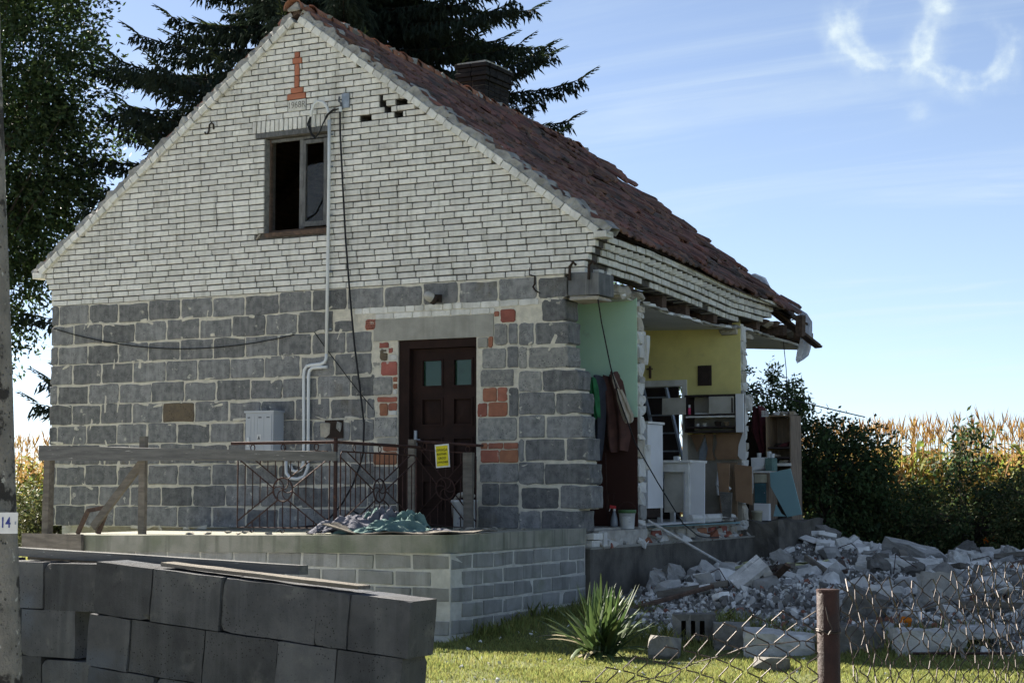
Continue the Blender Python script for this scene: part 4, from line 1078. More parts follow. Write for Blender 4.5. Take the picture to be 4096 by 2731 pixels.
def woodpost(label, x, y, z0, z1, w, d, name='wooden_post', lean=(0, 0), mat='old_wood'):
    o = MB(); k = 5
    for i in range(k):
        a = i / k; b = (i + 1) / k
        o.box((x + lean[0] * (a + b) / 2, y + lean[1] * (a + b) / 2, z0 + (z1 - z0) * (a + b) / 2), (w, d, (z1 - z0) / k), None, .004)
    o2 = MB(); v = []
    for i in range(k + 1):
        a = i / k; ww = w / 2 * (1 + rng.uniform(-.08, .08)); dd = d / 2
        for sx, sy in ((-1, -1), (1, -1), (1, 1), (-1, 1)): v.append((x + lean[0] * a + sx * ww + rng.uniform(-.003, .003), y + lean[1] * a + sy * dd, z0 + (z1 - z0) * a))
    f = [(i * 4 + q, i * 4 + (q + 1) % 4, i * 4 + 4 + (q + 1) % 4, i * 4 + 4 + q) for i in range(k) for q in range(4)] + [(3, 2, 1, 0), (k * 4, k * 4 + 1, k * 4 + 2, k * 4 + 3)]
    o2.add(v, f)
    return tag(o2.build(name, mat), label, 'post')
woodpost('weathered wooden post at the gate edge by the door frame', 5.665, -.46, dkz(5.6), 2.24, .085, .05)
woodpost('weathered wooden post beside the white paint bucket', 6.40, -.44, dkz(6.4), 2.085, .115, .05)
woodpost('tall weathered corner post at the far end of the porch', 2.25, -2.72, .62, 2.135, .085, .085, lean=(.02, 0))
woodpost('thin brown wooden post standing behind the long grey board', 3.535, -2.62, dkz(3.5), 2.25, .085, .05, mat='dark_wood' if False else 'old_wood')
bv = MB()
k = 10; v = []
for i in range(k + 1):
    x = 2.18 + 4.0 * i / k; z = 2.085 - .015 * i / k * 6 * .8; hh = .092 - .045 * i / k
    for yy in (-2.80, -2.765):
        v += [(x, yy + rng.uniform(-.003, .003), z - hh + rng.uniform(-.006, .006)), (x, yy, z + hh * .85 + rng.uniform(-.004, .004))]
f = []
for i in range(k):
    a, b = i * 4, i * 4 + 4
    f += [(a, b, b + 1, a + 1), (a + 2, a + 3, b + 3, b + 2), (a + 1, b + 1, b + 3, a + 3), (a, a + 2, b + 2, b)]
f += [(0, 1, 3, 2), (k * 4, k * 4 + 2, k * 4 + 3, k * 4 + 1)]
tag(MB().add(v, f).build('long_board', 'grey_board'), 'long weathered grey board nailed across the porch posts', 'board')
def bar3(name, label, cat, a, b, w, d, mat, up='Z', group=None):
    a, b = Vector(a), Vector(b); dv = b - a
    o = MB().box((a + b) / 2, (dv.length, w, d), dv.to_track_quat('X', up).to_matrix(), .003).build(name, mat)
    return tag(o, label, cat, group) if label else o
bar3('diagonal_brace', 'pale diagonal timber brace leaning on the porch post', 'timber', (2.82, -2.60, 1.25), (3.50, -2.58, 1.98), .04, .085, 'old_wood')
ch = thing('broken_chair', 'broken brown wooden chair frame lying on the porch', 'chair', (2.75, -2.55, 1.17))
for a, b in (((2.55, -2.55, 1.17), (2.70, -2.55, 1.43)), ((2.69, -2.55, 1.43), (2.98, -2.55, 1.475)), ((2.985, -2.55, 1.47), (2.86, -2.56, 1.175))):
    a, b = Vector(a), Vector(b); d = b - a
    MB().box((a + b) / 2, (d.length, .03, .045), d.to_track_quat('X', 'Z').to_matrix(), .003).build('rail', 'dark_wood', ch)
one('seat_board', 'old_wood', ch, (2.79, -2.53, 1.18), (2.84, -2.50, 1.35), .004)
tag(one('step_board', 'old_wood', None, (2.24, -3.10, .99), (3.10, -3.06, 1.19), .004), 'short pale board facing the far end of the porch slab', 'board')
v, f = [], []
for i in range(15):
    for j in range(5):
        x = 6.15 + .105 * i; yy = -3.0 + .25 * j
        v.append((x, yy, dkz(x) + .012 + .09 * max(0, 1 - i / 4) ** 1.5 * (1 if True else 0) + .012 * math.sin(i + j * 2)))
for i in range(14):
    for j in range(4): f.append((i * 5 + j, i * 5 + j + 1, i * 5 + 6 + j, i * 5 + 5 + j))
bo = mkobj('warped_board', mkmesh('warped_board', v, f), 'old_wood'); tag(bo, 'warped thin plywood sheet lying along the porch edge', 'board')
so = bo.modifiers.new('thickness', 'SOLIDIFY'); so.thickness = .012
chips = MB()
for i in range(40):
    x = rng.uniform(4.3, 7.5); yy = rng.uniform(-2.9, -.3); va, fa = mesh_arrays(hull_mesh('chip', (.09, .06, .03), 10, 900 + i, 'lump')); ro = Matrix.Rotation(rng.uniform(0, 3), 3, 'Z')
    chips.add([ro @ Vector(p) + Vector((x, yy, dkz(x) + .012)) for p in va], fa)
tag(chips.build('porch_debris', 'lump'), 'small chips of debris scattered on the porch floor', 'debris', kind='stuff')

# ---- crumpled clothes
def cloth_pile(name, label, mat, c, rad, h, seed, parts):
    o = thing(name, label, 'clothes', c)
    r_ = np.random.default_rng(seed)
    for pi, (ox, oy, rx, ry, hh, m_) in enumerate(parts):
        n = 46; v = []; ph = r_.uniform(0, 6, 8)
        for j in range(n):
            for i in range(n):
                a = (i / (n - 1) - .5) * 2; b = (j / (n - 1) - .5) * 2
                d = math.sqrt(a * a + b * b); env = max(0, 1 - d ** 2.2 / 1.25)
                w1 = a * 5 + b * 3 + 1.9 * math.sin(b * 2.6 + ph[0]) + ph[1]; w2 = b * 6 - a * 3 + 1.7 * math.sin(a * 3.1 + ph[2]) + ph[3]; w3 = a * 11 + b * 13 + 2 * math.sin(a * 5 + ph[6]) + ph[7]
                fold = abs(math.sin(w1)); fold2 = abs(math.sin(w2)); fold3 = abs(math.sin(w3))
                z = hh * .78 * env ** .6 * (.40 + .50 * fold + .32 * fold2 + .10 * fold3) + .006
                edge = 1 + .16 * math.sin(math.atan2(b, a) * 5 + ph[4]) + .08 * math.sin(math.atan2(b, a) * 11 + ph[5])
                v.append((c[0] + ox + a * rx * edge + .02 * fold2, c[1] + oy + b * ry * edge, c[2] + z))
        f = [(j * n + i, j * n + i + 1, (j + 1) * n + i + 1, (j + 1) * n + i) for j in range(n - 1) for i in range(n - 1)]
        mkobj('garment', mkmesh('garment', v, f, True), m_, o)
    return o
cloth_pile('clothes_heap', 'crumpled heap of grey and green clothes on the porch by the railing', 'cloth_grey', (6.45, -2.50, dkz(6.4)), .5, .3, 3,
    [(-.22, .05, .42, .34, .19, 'cloth_grey'), (.22, -.02, .40, .32, .17, 'cloth_green'), (-.14, .12, .24, .22, .22, 'cloth_grey'), (-.06, .14, .16, .18, .26, 'cloth_green'), (.05, -.28, .26, .18, .07, 'cloth_green'), (.68, .05, .22, .14, .06, 'cloth_grey'), (-.45, -.12, .2, .16, .1, 'cloth_grey'), (.34, .1, .22, .2, .24, 'cloth_green'), (-.28, -.16, .24, .14, .12, 'cloth_grey'), (.1, .05, .18, .2, .28, 'cloth_grey')])
# ---- buckets
def bucket(name, label, c, r0, r1, h, body, lid=None, handle=None, prints=()):
    o = thing(name, label, 'bucket', c)
    MB().lathe([(0, .004), (r0 * .96, 0.0), (r0, .006), (r1, h - .03), (r1 + .006, h - .028), (r1 + .006, h - .004), (r1 - .004, h), (r1 - .008, h - .01), (r0 * .95, .02), (0, .02)], c, 24).build('body', body, o, True)
    if lid: MB().lathe([(0, h + .012), (r1 + .004, h + .012), (r1 + .011, h + .008), (r1 + .012, h - .026), (r1 + .007, h - .028)], c, 24).build('lid', lid, o, True)
    if handle:
        a_ = R(25); pts = [(c[0] + (r1 + .012) * math.cos(w) * math.cos(a_), c[1] + (r1 + .012) * math.cos(w) * math.sin(a_), c[2] + h - .015 + handle * math.sin(w)) for w in [R(d) for d in range(0, 181, 15)]]
        MB().tube(pts, .004, 5).build('handle', 'rust', o)
    for (a0, a1, z0, z1, m_) in prints:
        v = []; n = 8
        for i in range(n + 1):
            a = R(a0 + (a1 - a0) * i / n)
            for z in (z0, z1):
                rr = r0 + (r1 - r0) * z / h + .0015; v.append((c[0] + rr * math.cos(a), c[1] + rr * math.sin(a), c[2] + z))
        MB().add(v, [(2 * i, 2 * i + 2, 2 * i + 3, 2 * i + 1) for i in range(n)]).build('print', m_, o)
    return o
bucket('paint_bucket', 'dirty white paint bucket with blue print behind the gate bars', (6.21, -.20, dkz(6.2)), .13, .15, .33, 'white_plastic', None, None,
    ((-62, -30, .165, .20, 'print_blue'), (-55, -22, .07, .095, 'print_red'), (-88, -80, .11, .135, 'print_grey'), (-95, -92, .05, .075, 'print_grey')))
ro = thing('rag', 'pale rag hanging over the rim of the paint bucket', 'rag', (6.21, -.2, 1.56))
MB().tube([(6.10, -.24, 1.54), (6.18, -.27, 1.60), (6.28, -.26, 1.62), (6.36, -.22, 1.59)], [.02, .03, .035, .02], 6).build('fold', 'dirty_board', ro, True)

# ---- sign on the gate
sg = thing('warning_sign', 'yellow warning notice in a white border tied to the gate', 'sign', (6.03, -.40, 2.05))
SR = Euler((R(90), R(-4), R(0))).to_matrix()
MB().box((6.03, -.395, 2.05), (.185, .004, .265), Euler((0, R(-4), 0)).to_matrix()).build('sheet', 'sign_white', sg)
MB().box((6.03, -.3985, 2.05), (.155, .003, .232), Euler((0, R(-4), 0)).to_matrix()).build('yellow_field', 'sign_yellow', sg)
for i, (tx, sz, sx_) in enumerate((('UWAGA', .046, .88), ('BUDYNEK', .036, .78), ('GROZI', .036, .95), ('ZAWALENIEM', .034, .66))):
    text('lettering', tx, sz, 'ink', sg, (6.028 + .004 * (i - 1.5), -.4006, 2.115 - i * .046), (R(90), R(-4) * -1 * -1, 0), .0005, sx=sx_, off=.0006)

# ---- meter box
mb = thing('meter_box', 'grey electricity meter cabinet fixed to the block wall', 'meter box', (3.27, -.1, 2.1))
one('cabinet', 'grey_box', mb, (3.13, -.23, 2.06), (3.545, -.012, 2.60)); one('cabinet_roof', 'grey_box', mb, (3.115, -.245, 2.601), (3.56, -.01, 2.625))
one('cabinet_door', 'grey_box', mb, (3.15, -.238, 2.08), (3.525, -.2305, 2.575))
for x in (3.205, 3.255, 3.30, 3.40): one('door_rib', 'grey_box', mb, (x, -.2415, 2.09), (x + .012, -.2385, 2.56))
one('door_latch', 'white_plastic', mb, (3.165, -.252, 2.19), (3.20, -.2386, 2.30))
one('warning_plate', 'sign_white', mb, (3.31, -.2420, 2.27), (3.37, -.2390, 2.335)); MB().add([(3.318, -.2428, 2.275), (3.362, -.2428, 2.275), (3.34, -.2428, 2.325)], [(0, 1, 2)]).build('warning_symbol', 'box_dark', mb)
for x in (3.165, 3.33, 3.45): one('label_strip', 'box_dark', mb, (x, -.2412, 2.535), (x + .045, -.2388, 2.55))

# ---- conduits and cables on the gable
cd = thing('conduit', 'white plastic conduit climbing the gable to a hooked top', 'conduit', (4.2, -.04, 2.9))
yy = -.045
MB().tube([(4.19, yy, 3.30), (4.197, yy, 4.4), (4.205, yy, 5.5), (4.20, yy, 6.19)], .021, 10).build('riser', 'white_pipe', cd, True)
MB().tube([(4.20, yy, 6.17), (4.20, yy - .01, 6.26), (4.18, yy - .02, 6.34), (4.13, yy - .03, 6.405), (4.06, yy - .04, 6.425), (4.00, yy - .04, 6.39), (3.965, yy - .04, 6.31), (3.955, yy - .04, 6.24)], .019, 10).build('hook', 'white_pipe', cd, True)
MB().tube([(4.19, yy, 3.31), (4.187, yy, 3.245), (4.165, yy, 3.205), (4.11, yy, 3.185), (3.97, yy, 3.175), (3.905, yy, 3.165), (3.868, yy, 3.12), (3.86, yy, 3.05), (3.87, yy, 2.15), (3.865, yy, 1.98), (3.83, yy, 1.90), (3.76, yy, 1.88), (3.70, yy, 1.90), (3.675, yy, 1.97)], .021, 10).build('lower_run', 'white_pipe', cd, True)
MB().tube([(4.205, yy - .002, 3.145), (4.06, yy - .002, 3.145), (3.985, yy, 3.14), (3.945, yy, 3.11), (3.93, yy, 3.05), (3.935, yy, 2.15), (3.935, yy, 1.93), (3.90, yy - .03, 1.82), (3.80, yy - .03, 1.79), (3.70, yy - .03, 1.80), (3.63, yy - .02, 1.86), (3.61, yy, 1.95), (3.61, yy, 2.05)], .021, 10).build('second_run', 'white_pipe', cd, True)
for z in (3.6, 4.3, 5.0, 5.6, 6.0): one('clip', 'galv', cd, (4.168, -.022, z), (4.235, -.004, z + .018))
for i in range(3):
    r_ = .1 + .02 * i
    MB().tube([(3.96, yy - .04, 6.27), (3.95 - .02 * i, yy - .05, 6.15), (3.975, yy - .05, 6.03 - .01 * i), (4.03, yy - .05, 5.985 - .012 * i), (4.09, yy - .05, 6.03), (4.14, yy - .05, 6.13), (4.20 + .01 * i, yy - .05, 6.24), (4.28, yy - .04, 6.30 - .01 * i), (4.36, yy - .03, 6.30)], .008, 5).build('loop_cable', 'black_cable', cd)
bx = thing('junction_plate', 'small galvanised junction plate high on the gable', 'junction box', (4.41, -.02, 6.4))
one('plate', 'galv', bx, (4.37, -.03, 6.315), (4.475, -.006, 6.50), .003); MB().tube([(4.37, -.03, 6.30), (4.37, -.05, 6.38), (4.345, -.05, 6.40), (4.345, -.04, 6.46)], .013, 6).build('insulator', 'box_dark', bx)
MB().tube([(4.365, -.05, 6.27), (4.365, -.05, 6.33)], .022, 8).build('clamp', 'white_pipe', bx)
cab = MB().tube([(4.36, -.05, 6.30), (4.37, -.055, 6.0), (4.41, -.055, 5.4), (4.46, -.055, 4.7), (4.53, -.055, 4.0), (4.60, -.055, 3.4), (4.68, -.055, 2.9), (4.745, -.055, 2.45), (4.74, -.06, 2.1), (4.70, -.07, 1.95), (4.62, -.10, 1.72), (4.50, -.14, 1.5), (4.38, -.2, 1.34), (4.25, -.25, 1.25)], .0115, 6).build('hanging_cable', 'black_cable'); tag(cab, 'black cable hanging down the gable beside the white conduit', 'cable')
def catenary(a, b, s_, n=14):
    a, b = Vector(a), Vector(b); return [a.lerp(b, i / n) - Vector((0, 0, s_ * 4 * (i / n) * (1 - i / n))) for i in range(n + 1)]
tag(MB().tube(catenary((-.2, -.03, 3.80), (3.70, -.03, 3.56), .22), .007, 5).build('slack_wire', 'black_cable'), 'thin black wire sagging across the far block wall', 'wire')
tag(MB().tube(catenary((4.00, -.03, 3.58), (4.86, -.03, 2.62), .02), .006, 5).build('loose_wire', 'black_cable'), 'thin wire running slantwise down to the door jamb', 'wire')
tag(MB().tube([(3.9, -.5, dkz(3.9) + .02), (4.3, -.6, 1.23), (4.6, -.4, 1.27), (4.75, -.3, 1.42), (4.83, -.3, 1.38)], .014, 6).build('cable_coil', 'black_cable'), 'black cable end lying along the porch floor', 'cable')
# ---- bulkhead lamp over the door
lp = thing('wall_lamp', 'old bulkhead lamp with dirty glass above the door', 'lamp', (5.7, -.1, 3.85))
one('mounting', 'carbon', lp, (5.70, -.07, 3.86), (5.79, -.006, 3.95), .004)
MB().lathe([(.055, 0), (.06, -.02), (.06, -.05), (.05, -.055)], (0, 0, 0), 14)
def lathe_rot(prof, c, rot, n, name, mat, parent):
    m = MB().lathe(prof, (0, 0, 0), n); m.v = [tuple(rot @ Vector(p) + Vector(c)) for p in m.v]; return m.build(name, mat, parent, True)
LR = Euler((R(62), 0, R(-38))).to_matrix()
lathe_rot([(0, -.03), (.055, -.025), (.062, 0), (.06, .03), (.05, .035)], (5.735, -.09, 3.885), LR, 16, 'lamp_cap', 'carbon', lp)
lathe_rot([(.055, .03), (.06, .07), (.052, .115), (.03, .14), (0, .148)], (5.735, -.09, 3.885), LR, 16, 'glass_dome', 'bulb', lp)

# ================================================================== inside the open rooms
FZ = 1.223
# ---- coats on the green wall
def hang(name, mat, parent, pts, y0, depth, seed):
    """hanging cloth: list of (z, x_left, x_right); folds bulge towards -Y"""
    n = 14; v = []; r_ = random.Random(seed); ph = r_.uniform(0, 6)
    for (z, a, b) in pts:
        for i in range(n + 1):
            t = i / n; bulge = math.sin(math.pi * t) ** .6
            v.append((a + (b - a) * t, y0 - depth * bulge * (.65 + .35 * math.sin(t * 13 + ph + z * 1.5)), z + .012 * math.sin(t * 9 + ph)))
    f = [(j * (n + 1) + i, j * (n + 1) + i + 1, (j + 1) * (n + 1) + i + 1, (j + 1) * (n + 1) + i) for j in range(len(pts) - 1) for i in range(n)]
    return mkobj(name, mkmesh(name, v, f, True), mat, parent)
ct = thing('coat', 'brown coat hanging on the green wall', 'coat', (7.25, 1.5, 2.2))
hang('coat_body', 'coat_brown', ct, [(3.04, 7.16, 7.36), (2.97, 7.12, 7.42), (2.8, 7.16, 7.46), (2.55, 7.18, 7.50), (2.3, 7.17, 7.52), (2.12, 7.22, 7.48)], 1.54, .12, 1)
hang('collar', 'coat_brown', ct, [(3.07, 7.30, 7.37), (3.02, 7.28, 7.40), (2.95, 7.30, 7.40)], 1.50, .12, 2)
ct2 = thing('jacket', 'dark jacket with a shiny green shoulder hanging on the green wall', 'jacket', (7.1, 1.45, 2.2))
hang('jacket_body', 'coat_blue', ct2, [(3.03, 7.00, 7.20), (2.9, 6.99, 7.24), (2.7, 7.03, 7.24), (2.4, 7.05, 7.22), (2.15, 7.06, 7.19), (2.02, 7.10, 7.17)], 1.46, .12, 3)
hang('green_shoulder', 'coat_green', ct2, [(3.0, 7.075, 7.155), (2.9, 7.06, 7.185), (2.75, 7.065, 7.205), (2.62, 7.09, 7.21), (2.52, 7.14, 7.215)], 1.34, .05, 4)
ct3 = thing('bag', 'beige cloth bag hanging by its strap on the green wall', 'bag', (7.5, 1.42, 2.5))
hang('bag_body', 'bag_beige', ct3, [(2.86, 7.40, 7.47), (2.75, 7.41, 7.53), (2.65, 7.44, 7.57), (2.55, 7.47, 7.62), (2.49, 7.50, 7.62), (2.46, 7.53, 7.60)], 1.40, .1, 5)
MB().tube([(7.345, 1.40, 3.05), (7.37, 1.36, 2.96), (7.41, 1.33, 2.87)], .008, 5).tube([(7.345, 1.41, 3.05), (7.40, 1.37, 2.97), (7.46, 1.34, 2.86)], .008, 5).build('strap', 'bag_beige', ct3)
# ---- bucket, spray bottle, bent wire on the sill of the first room
bucket('lidded_bucket', 'white bucket with green lid and wire handle on the floor edge', (7.545, 1.36, 1.199), .085, .098, .215, 'white_plastic', 'lid_green', .12, ((-100, -40, .04, .15, 'sign_white'), (-98, -42, .155, .16, 'print_grey'), (-98, -60, .135, .139, 'print_grey'), (-55, -40, .11, .115, 'print_grey'), (-55, -40, .085, .09, 'print_grey')))
sp = thing('spray_bottle', 'clear spray bottle with red trigger beside the lidded bucket', 'bottle', (7.415, 1.28, FZ))
MB().lathe([(0, 0), (.042, 0), (.046, .015), (.045, .07), (.036, .12), (.022, .16), (.016, .185), (.016, .2), (0, .2)], (7.415, 1.28, FZ), 16).build('body', 'bottle_clear', sp, True)
MB().lathe([(.018, .19), (.018, .215), (.012, .22)], (7.415, 1.28, FZ), 12).build('collar', 'sign_white', sp)
MB().box((7.403, 1.27, FZ + .235), (.075, .03, .035), Euler((0, .1, .4)).to_matrix(), .002).build('trigger_head', 'trigger_red', sp)
MB().tube([(7.38, 1.26, FZ + .225), (7.365, 1.255, FZ + .20), (7.363, 1.253, FZ + .185)], .006, 5).build('trigger', 'sign_white', sp)
bw = MB().tube([(7.24, 1.42, 2.1), (7.25, 1.43, 1.6), (7.255, 1.42, 1.42), (7.29, 1.40, 1.225)], .007, 5).tube([(7.26, 1.42, 1.62), (7.36, 1.42, 1.625)], .005, 5).tube([(7.275, 1.42, 1.62), (7.275, 1.42, 1.48), (7.31, 1.42, 1.46), (7.345, 1.42, 1.50), (7.345, 1.42, 1.61)], .005, 5).tube([(7.255, 1.42, 1.42), (7.31, 1.40, 1.37), (7.38, 1.38, 1.33)], .005, 5).build('bent_pipework', 'rust')
tag(bw, 'thin bent pipework standing against the dark brown wall', 'pipe')
# ---- cable dangling from the ring beam across the rooms
tag(MB().tube([(7.80, -.02, 3.95), (7.80, .12, 3.55), (7.82, .32, 3.05), (7.82, .55, 2.7), (7.84, .95, 2.2), (7.86, 1.55, 1.75), (7.87, 2.3, 1.25), (7.86, 2.8, 1.09), (7.78, 3.3, 1.05), (7.72, 3.9, 1.04)], .008, 5).build('dangling_cable', 'black_cable'), 'dark cable dangling from the corner down over the broken floor', 'cable')
tag(MB().tube([(7.79, -.015, 3.93), (7.8, .1, 3.6)], .005, 4).build('cable_tail', 'black_cable'), 'short wire tail under the concrete corner', 'wire')
# ---- kitchen: wall cabinet
wc = thing('wall_cabinet', 'old two-tier kitchen wall cabinet with dark edges on the yellow wall', 'cabinet', (7.3, 4.9, 2.44))
x0, x1, yb, yf = 6.90, 7.66, 5.07, 4.74
one('back_panel', 'dirty_board', wc, (x0 + .02, yb - .008, 2.45), (x1 - .02, yb, 2.945))
for (a, b) in ((x0, x0 + .02), (x1 - .02, x1)): one('side_panel', 'dark_edge', wc, (a, yf, 2.44), (b, yb, 2.955))
for z in (2.935, 2.665, 2.50): one('shelf', 'dark_edge', wc, (x0 + .02, yf - .005, z), (x1 - .02, yb - .009, z + .02))
one('shelf_lip', 'white_wood', wc, (x0 + .02, yf - .002, 2.64), (x1 - .02, yf + .012, 2.664)); one('shelf', 'dark_edge', wc, (x0 + .02, yf - .006, 2.435), (x1 - .02, yb - .01, 2.452))
one('cabinet_door', 'dirty_board', wc, (7.27, yf - .022, 2.69), (7.63, yf - .006, 2.925)); one('door_edge', 'dark_edge', wc, (7.60, yf - .028, 2.70), (7.62, yf - .0225, 2.9))
one('open_door', 'dirty_board', wc, (6.60, yf - .08, 2.685), (6.95, yf - .065, 2.915), .003)
one('pelmet', 'white_board', wc, (7.675, 4.68, 2.43), (7.785, 4.705, 2.95), .002)
bt_ = thing('pink_bottle', 'small pink bottle with white cap in the wall cabinet', 'bottle', (6.96, 4.72, 2.686))
MB().lathe([(0, 0), (.022, 0), (.022, .085), (.016, .095), (0, .095)], (6.965, 4.76, 2.686), 12).build('body', 'pink', bt_, True); MB().lathe([(.017, .095), (.017, .135), (0, .137)], (6.965, 4.76, 2.686), 12).build('cap', 'sign_white', bt_, True)
tag(one('plate_stack', 'white_plastic', None, (7.05, 4.76, 2.686), (7.27, 4.95, 2.705), .004), 'stack of pale plates on the cabinet shelf', 'plates')
for i, (x, w, h, m_) in enumerate(((7.05, .06, .04, 'white_wood'), (7.15, .07, .045, 'dirty_board'), (7.35, .1, .07, 'carbon'), (7.48, .08, .06, 'cupboard_wood'))):
    tag(MB().lathe([(0, 0), (w * .4, 0), (w * .5, h), (0, h)], (x, 4.85, 2.521), 12).build('kitchen_jar', m_), ('low white cup on the lower cabinet shelf', 'grubby cup on the lower cabinet shelf', 'black pot on the lower cabinet shelf', 'brown bowl on the lower cabinet shelf')[i], 'crockery')
# ---- cardboard hung behind the sink, with gaps
for i, (lab, pts) in enumerate((
    ('brown cardboard wedge hanging under the cabinet', [(6.87, 2.42), (7.08, 2.42), (6.97, 2.18)]),
    ('narrow brown cardboard strip under the cabinet', [(7.09, 2.43), (7.21, 2.43), (7.19, 2.2), (7.23, 2.06), (7.10, 2.06), (7.13, 2.22)]),
    ('wide brown cardboard sheet with taped seams behind the sink', [(7.25, 2.43), (7.66, 2.43), (7.58, 2.25), (7.56, 2.12), (7.60, 2.07), (7.27, 2.07), (7.23, 2.16), (7.27, 2.3)]))):
    tag(MB().prism(pts, 5.02 - i * .004, 5.045 - i * .004).build('cardboard_sheet', 'cardboard'), lab, 'cardboard')
tag(MB().prism([(6.98, 2.06), (7.0, 2.2), (7.08, 2.38), (7.12, 2.2), (7.1, 2.06)], 5.05, 5.06).build('tin_splashback', 'galv'), 'bare grey metal sheet between the cardboard wedges', 'metal sheet')
tag(MB().prism([(7.66, 2.43), (7.70, 2.43), (7.70, 2.04), (7.62, 2.08), (7.585, 2.12), (7.60, 2.27)], 4.98, 4.985).build('curled_sheet', 'white_board'), 'curled pale sheet hanging beside the broken wall end', 'sheet')
# ---- table
tb = thing('kitchen_table', 'white painted wooden kitchen table with a grey panel under it', 'table', (7.2, 3.9, FZ))
tx0, tx1, ty0, ty1 = 6.92, 7.46, 3.55, 4.15
one('table_top', 'white_wood', tb, (tx0, ty0, 2.01), (tx1, ty1, 2.04), .003); 
for (a, b) in ((6.97, 7.025), (7.37, 7.42)):
    for (c, d) in ((3.60, 3.655), (4.04, 4.095)): one('leg', 'white_wood', tb, (a, c, FZ), (b, d, 2.009), .003)
one('apron', 'white_wood', tb, (7.026, 3.61, 1.89), (7.369, 3.63, 2.008)); one('apron', 'white_wood', tb, (6.98, 3.656, 1.89), (7.0, 4.04, 2.008)); one('apron', 'white_wood', tb, (7.39, 3.656, 1.89), (7.41, 4.04, 2.008))
one('loose_panel', 'dirty_board', tb, (7.03, 3.70, 1.36), (7.30, 3.715, 1.90), .004)
tag(MB().box((7.475, 3.66, 1.62), (.29, .02, .79), Euler((0, .015, 0)).to_matrix()).build('fibreboard_sheet', 'white_board'), 'large plain off-white panel standing beside the kitchen table', 'panel')
tag(one('cup', 'white_plastic', None, (7.08, 3.9, 2.042), (7.15, 3.96, 2.10), .006), 'small white carton on the kitchen table', 'carton')
fr = thing('fridge', 'narrow white fridge behind the torn partition', 'fridge', (6.9, 3.2, FZ)); one('body', 'white_board', fr, (6.55, 3.0, 1.42), (7.10, 3.5, 2.50)); one('fridge_top', 'white_wood', fr, (6.53, 2.98, 2.505), (7.12, 3.52, 2.535)); one('foot_grille', 'carbon', fr, (6.6, 3.03, 1.3), (7.08, 3.45, 1.419))
st = thing('stool', 'small white stool frame low by the torn partition', 'stool', (7.0, 2.6, FZ))
for x in (6.93, 7.08): 
    for yv in (2.55, 2.75): one('leg', 'white_wood', st, (x, yv, FZ), (x + .025, yv + .025, 1.50))
one('seat', 'white_wood', st, (6.91, 2.53, 1.501), (7.125, 2.80, 1.525)); one('rung', 'white_wood', st, (6.956, 2.555, 1.42), (7.079, 2.57, 1.44))
tag(MB().prism([(7.47, 1.24), (7.56, 1.24), (7.60, 2.0), (7.42, 2.02), (7.45, 1.6)], 4.62, 4.64).build('cardboard_sheet', 'cardboard'), 'tall dark brown cardboard strip below the sink', 'cardboard')
tag(MB().prism([(7.60, 1.5), (7.83, 1.45), (7.83, 1.97), (7.58, 2.0)], 4.85, 4.87).build('cardboard_sheet', 'cardboard'), 'square brown cardboard box side printed in red near the wall end', 'cardboard')
tag(one('sink_back', 'cupboard_wood', None, (7.32, 5.0, 1.24), (7.56, 5.04, 2.03)), 'brown board wall behind the sink drain', 'board')
dp_ = thing('drain_pipe', 'white plastic sink drain with bend in the kitchen', 'pipe', (7.4, 4.78, 1.6))
MB().tube([(7.39, 4.75, 1.90), (7.375, 4.75, 1.80), (7.365, 4.75, 1.72), (7.42, 4.75, 1.69), (7.52, 4.75, 1.69), (7.56, 4.75, 1.66)], .022, 8).build('bend', 'white_pipe', dp_, True); MB().tube([(7.37, 4.75, 1.72), (7.38, 4.75, 1.58)], .016, 8).build('trap', 'white_pipe', dp_, True)
cb = thing('plastic_chair', 'grey dusty chair back standing at the broken wall end', 'chair', (7.78, 4.4, 1.0))
MB().prism([(7.62, 1.30), (7.74, 1.29), (7.76, 1.62), (7.58, 1.63)], 4.28, 4.30, .006).build('backrest', 'rubble_dark', cb); one('seat', 'rubble_dark', cb, (7.5, 4.3, 1.26), (7.72, 4.6, 1.285), .004)
for x in (7.52, 7.70): one('leg', 'rubble_dark', cb, (x, 4.5, FZ), (x + .02, 4.52, 1.26))
# ---- pictures on the yellow wall
pc = thing('picture', 'small dark framed picture on the yellow wall', 'picture', (7.07, 5.06, 3.23)); one('frame', 'picture', pc, (6.975, 5.055, 3.10), (7.175, 5.078, 3.38)); one('canvas', 'picture', pc, (6.995, 5.050, 3.12), (7.155, 5.0545, 3.36))
cr = thing('crucifix', 'small brown wooden cross on the yellow wall above the door casing', 'cross', (6.22, 5.06, 3.3)); one('upright', 'dark_wood', cr, (6.235, 5.05, 3.225), (6.262, 5.078, 3.40)); one('arm', 'dark_wood', cr, (6.20, 5.045, 3.345), (6.297, 5.0495, 3.365))
# ---- ladder behind the doorway
ld = thing('ladder', 'step ladder leaning behind the kitchen doorway', 'ladder', (6.4, 5.6, FZ))
def lad(x, t): return Vector((x, 5.55 + .0 * t, FZ)) + Vector((-.52 * t, .1 * t, 2.0 * t))
for dx in (0.0, .36):
    a, b = lad(6.38 + dx, 0), lad(6.38 + dx, 1); d = b - a; MB().box((a + b) / 2, (d.length, .03, .05), d.to_track_quat('X', 'Y').to_matrix()).build('side_rail', 'galv', ld)
for i in range(7):
    t = .1 + i * .13; a = lad(6.40, t); b = lad(6.72, t); MB().box((a + b) / 2, (.32, .05, .02)).build('rung', 'galv', ld)
tag(one('doorway_backing', 'dark_edge', None, (5.6, 5.9, FZ), (6.33, 5.93, 3.3)), 'dark backing sheet in the doorway behind the ladder', 'board')  # plain dark sheet closing most of the view through the doorway
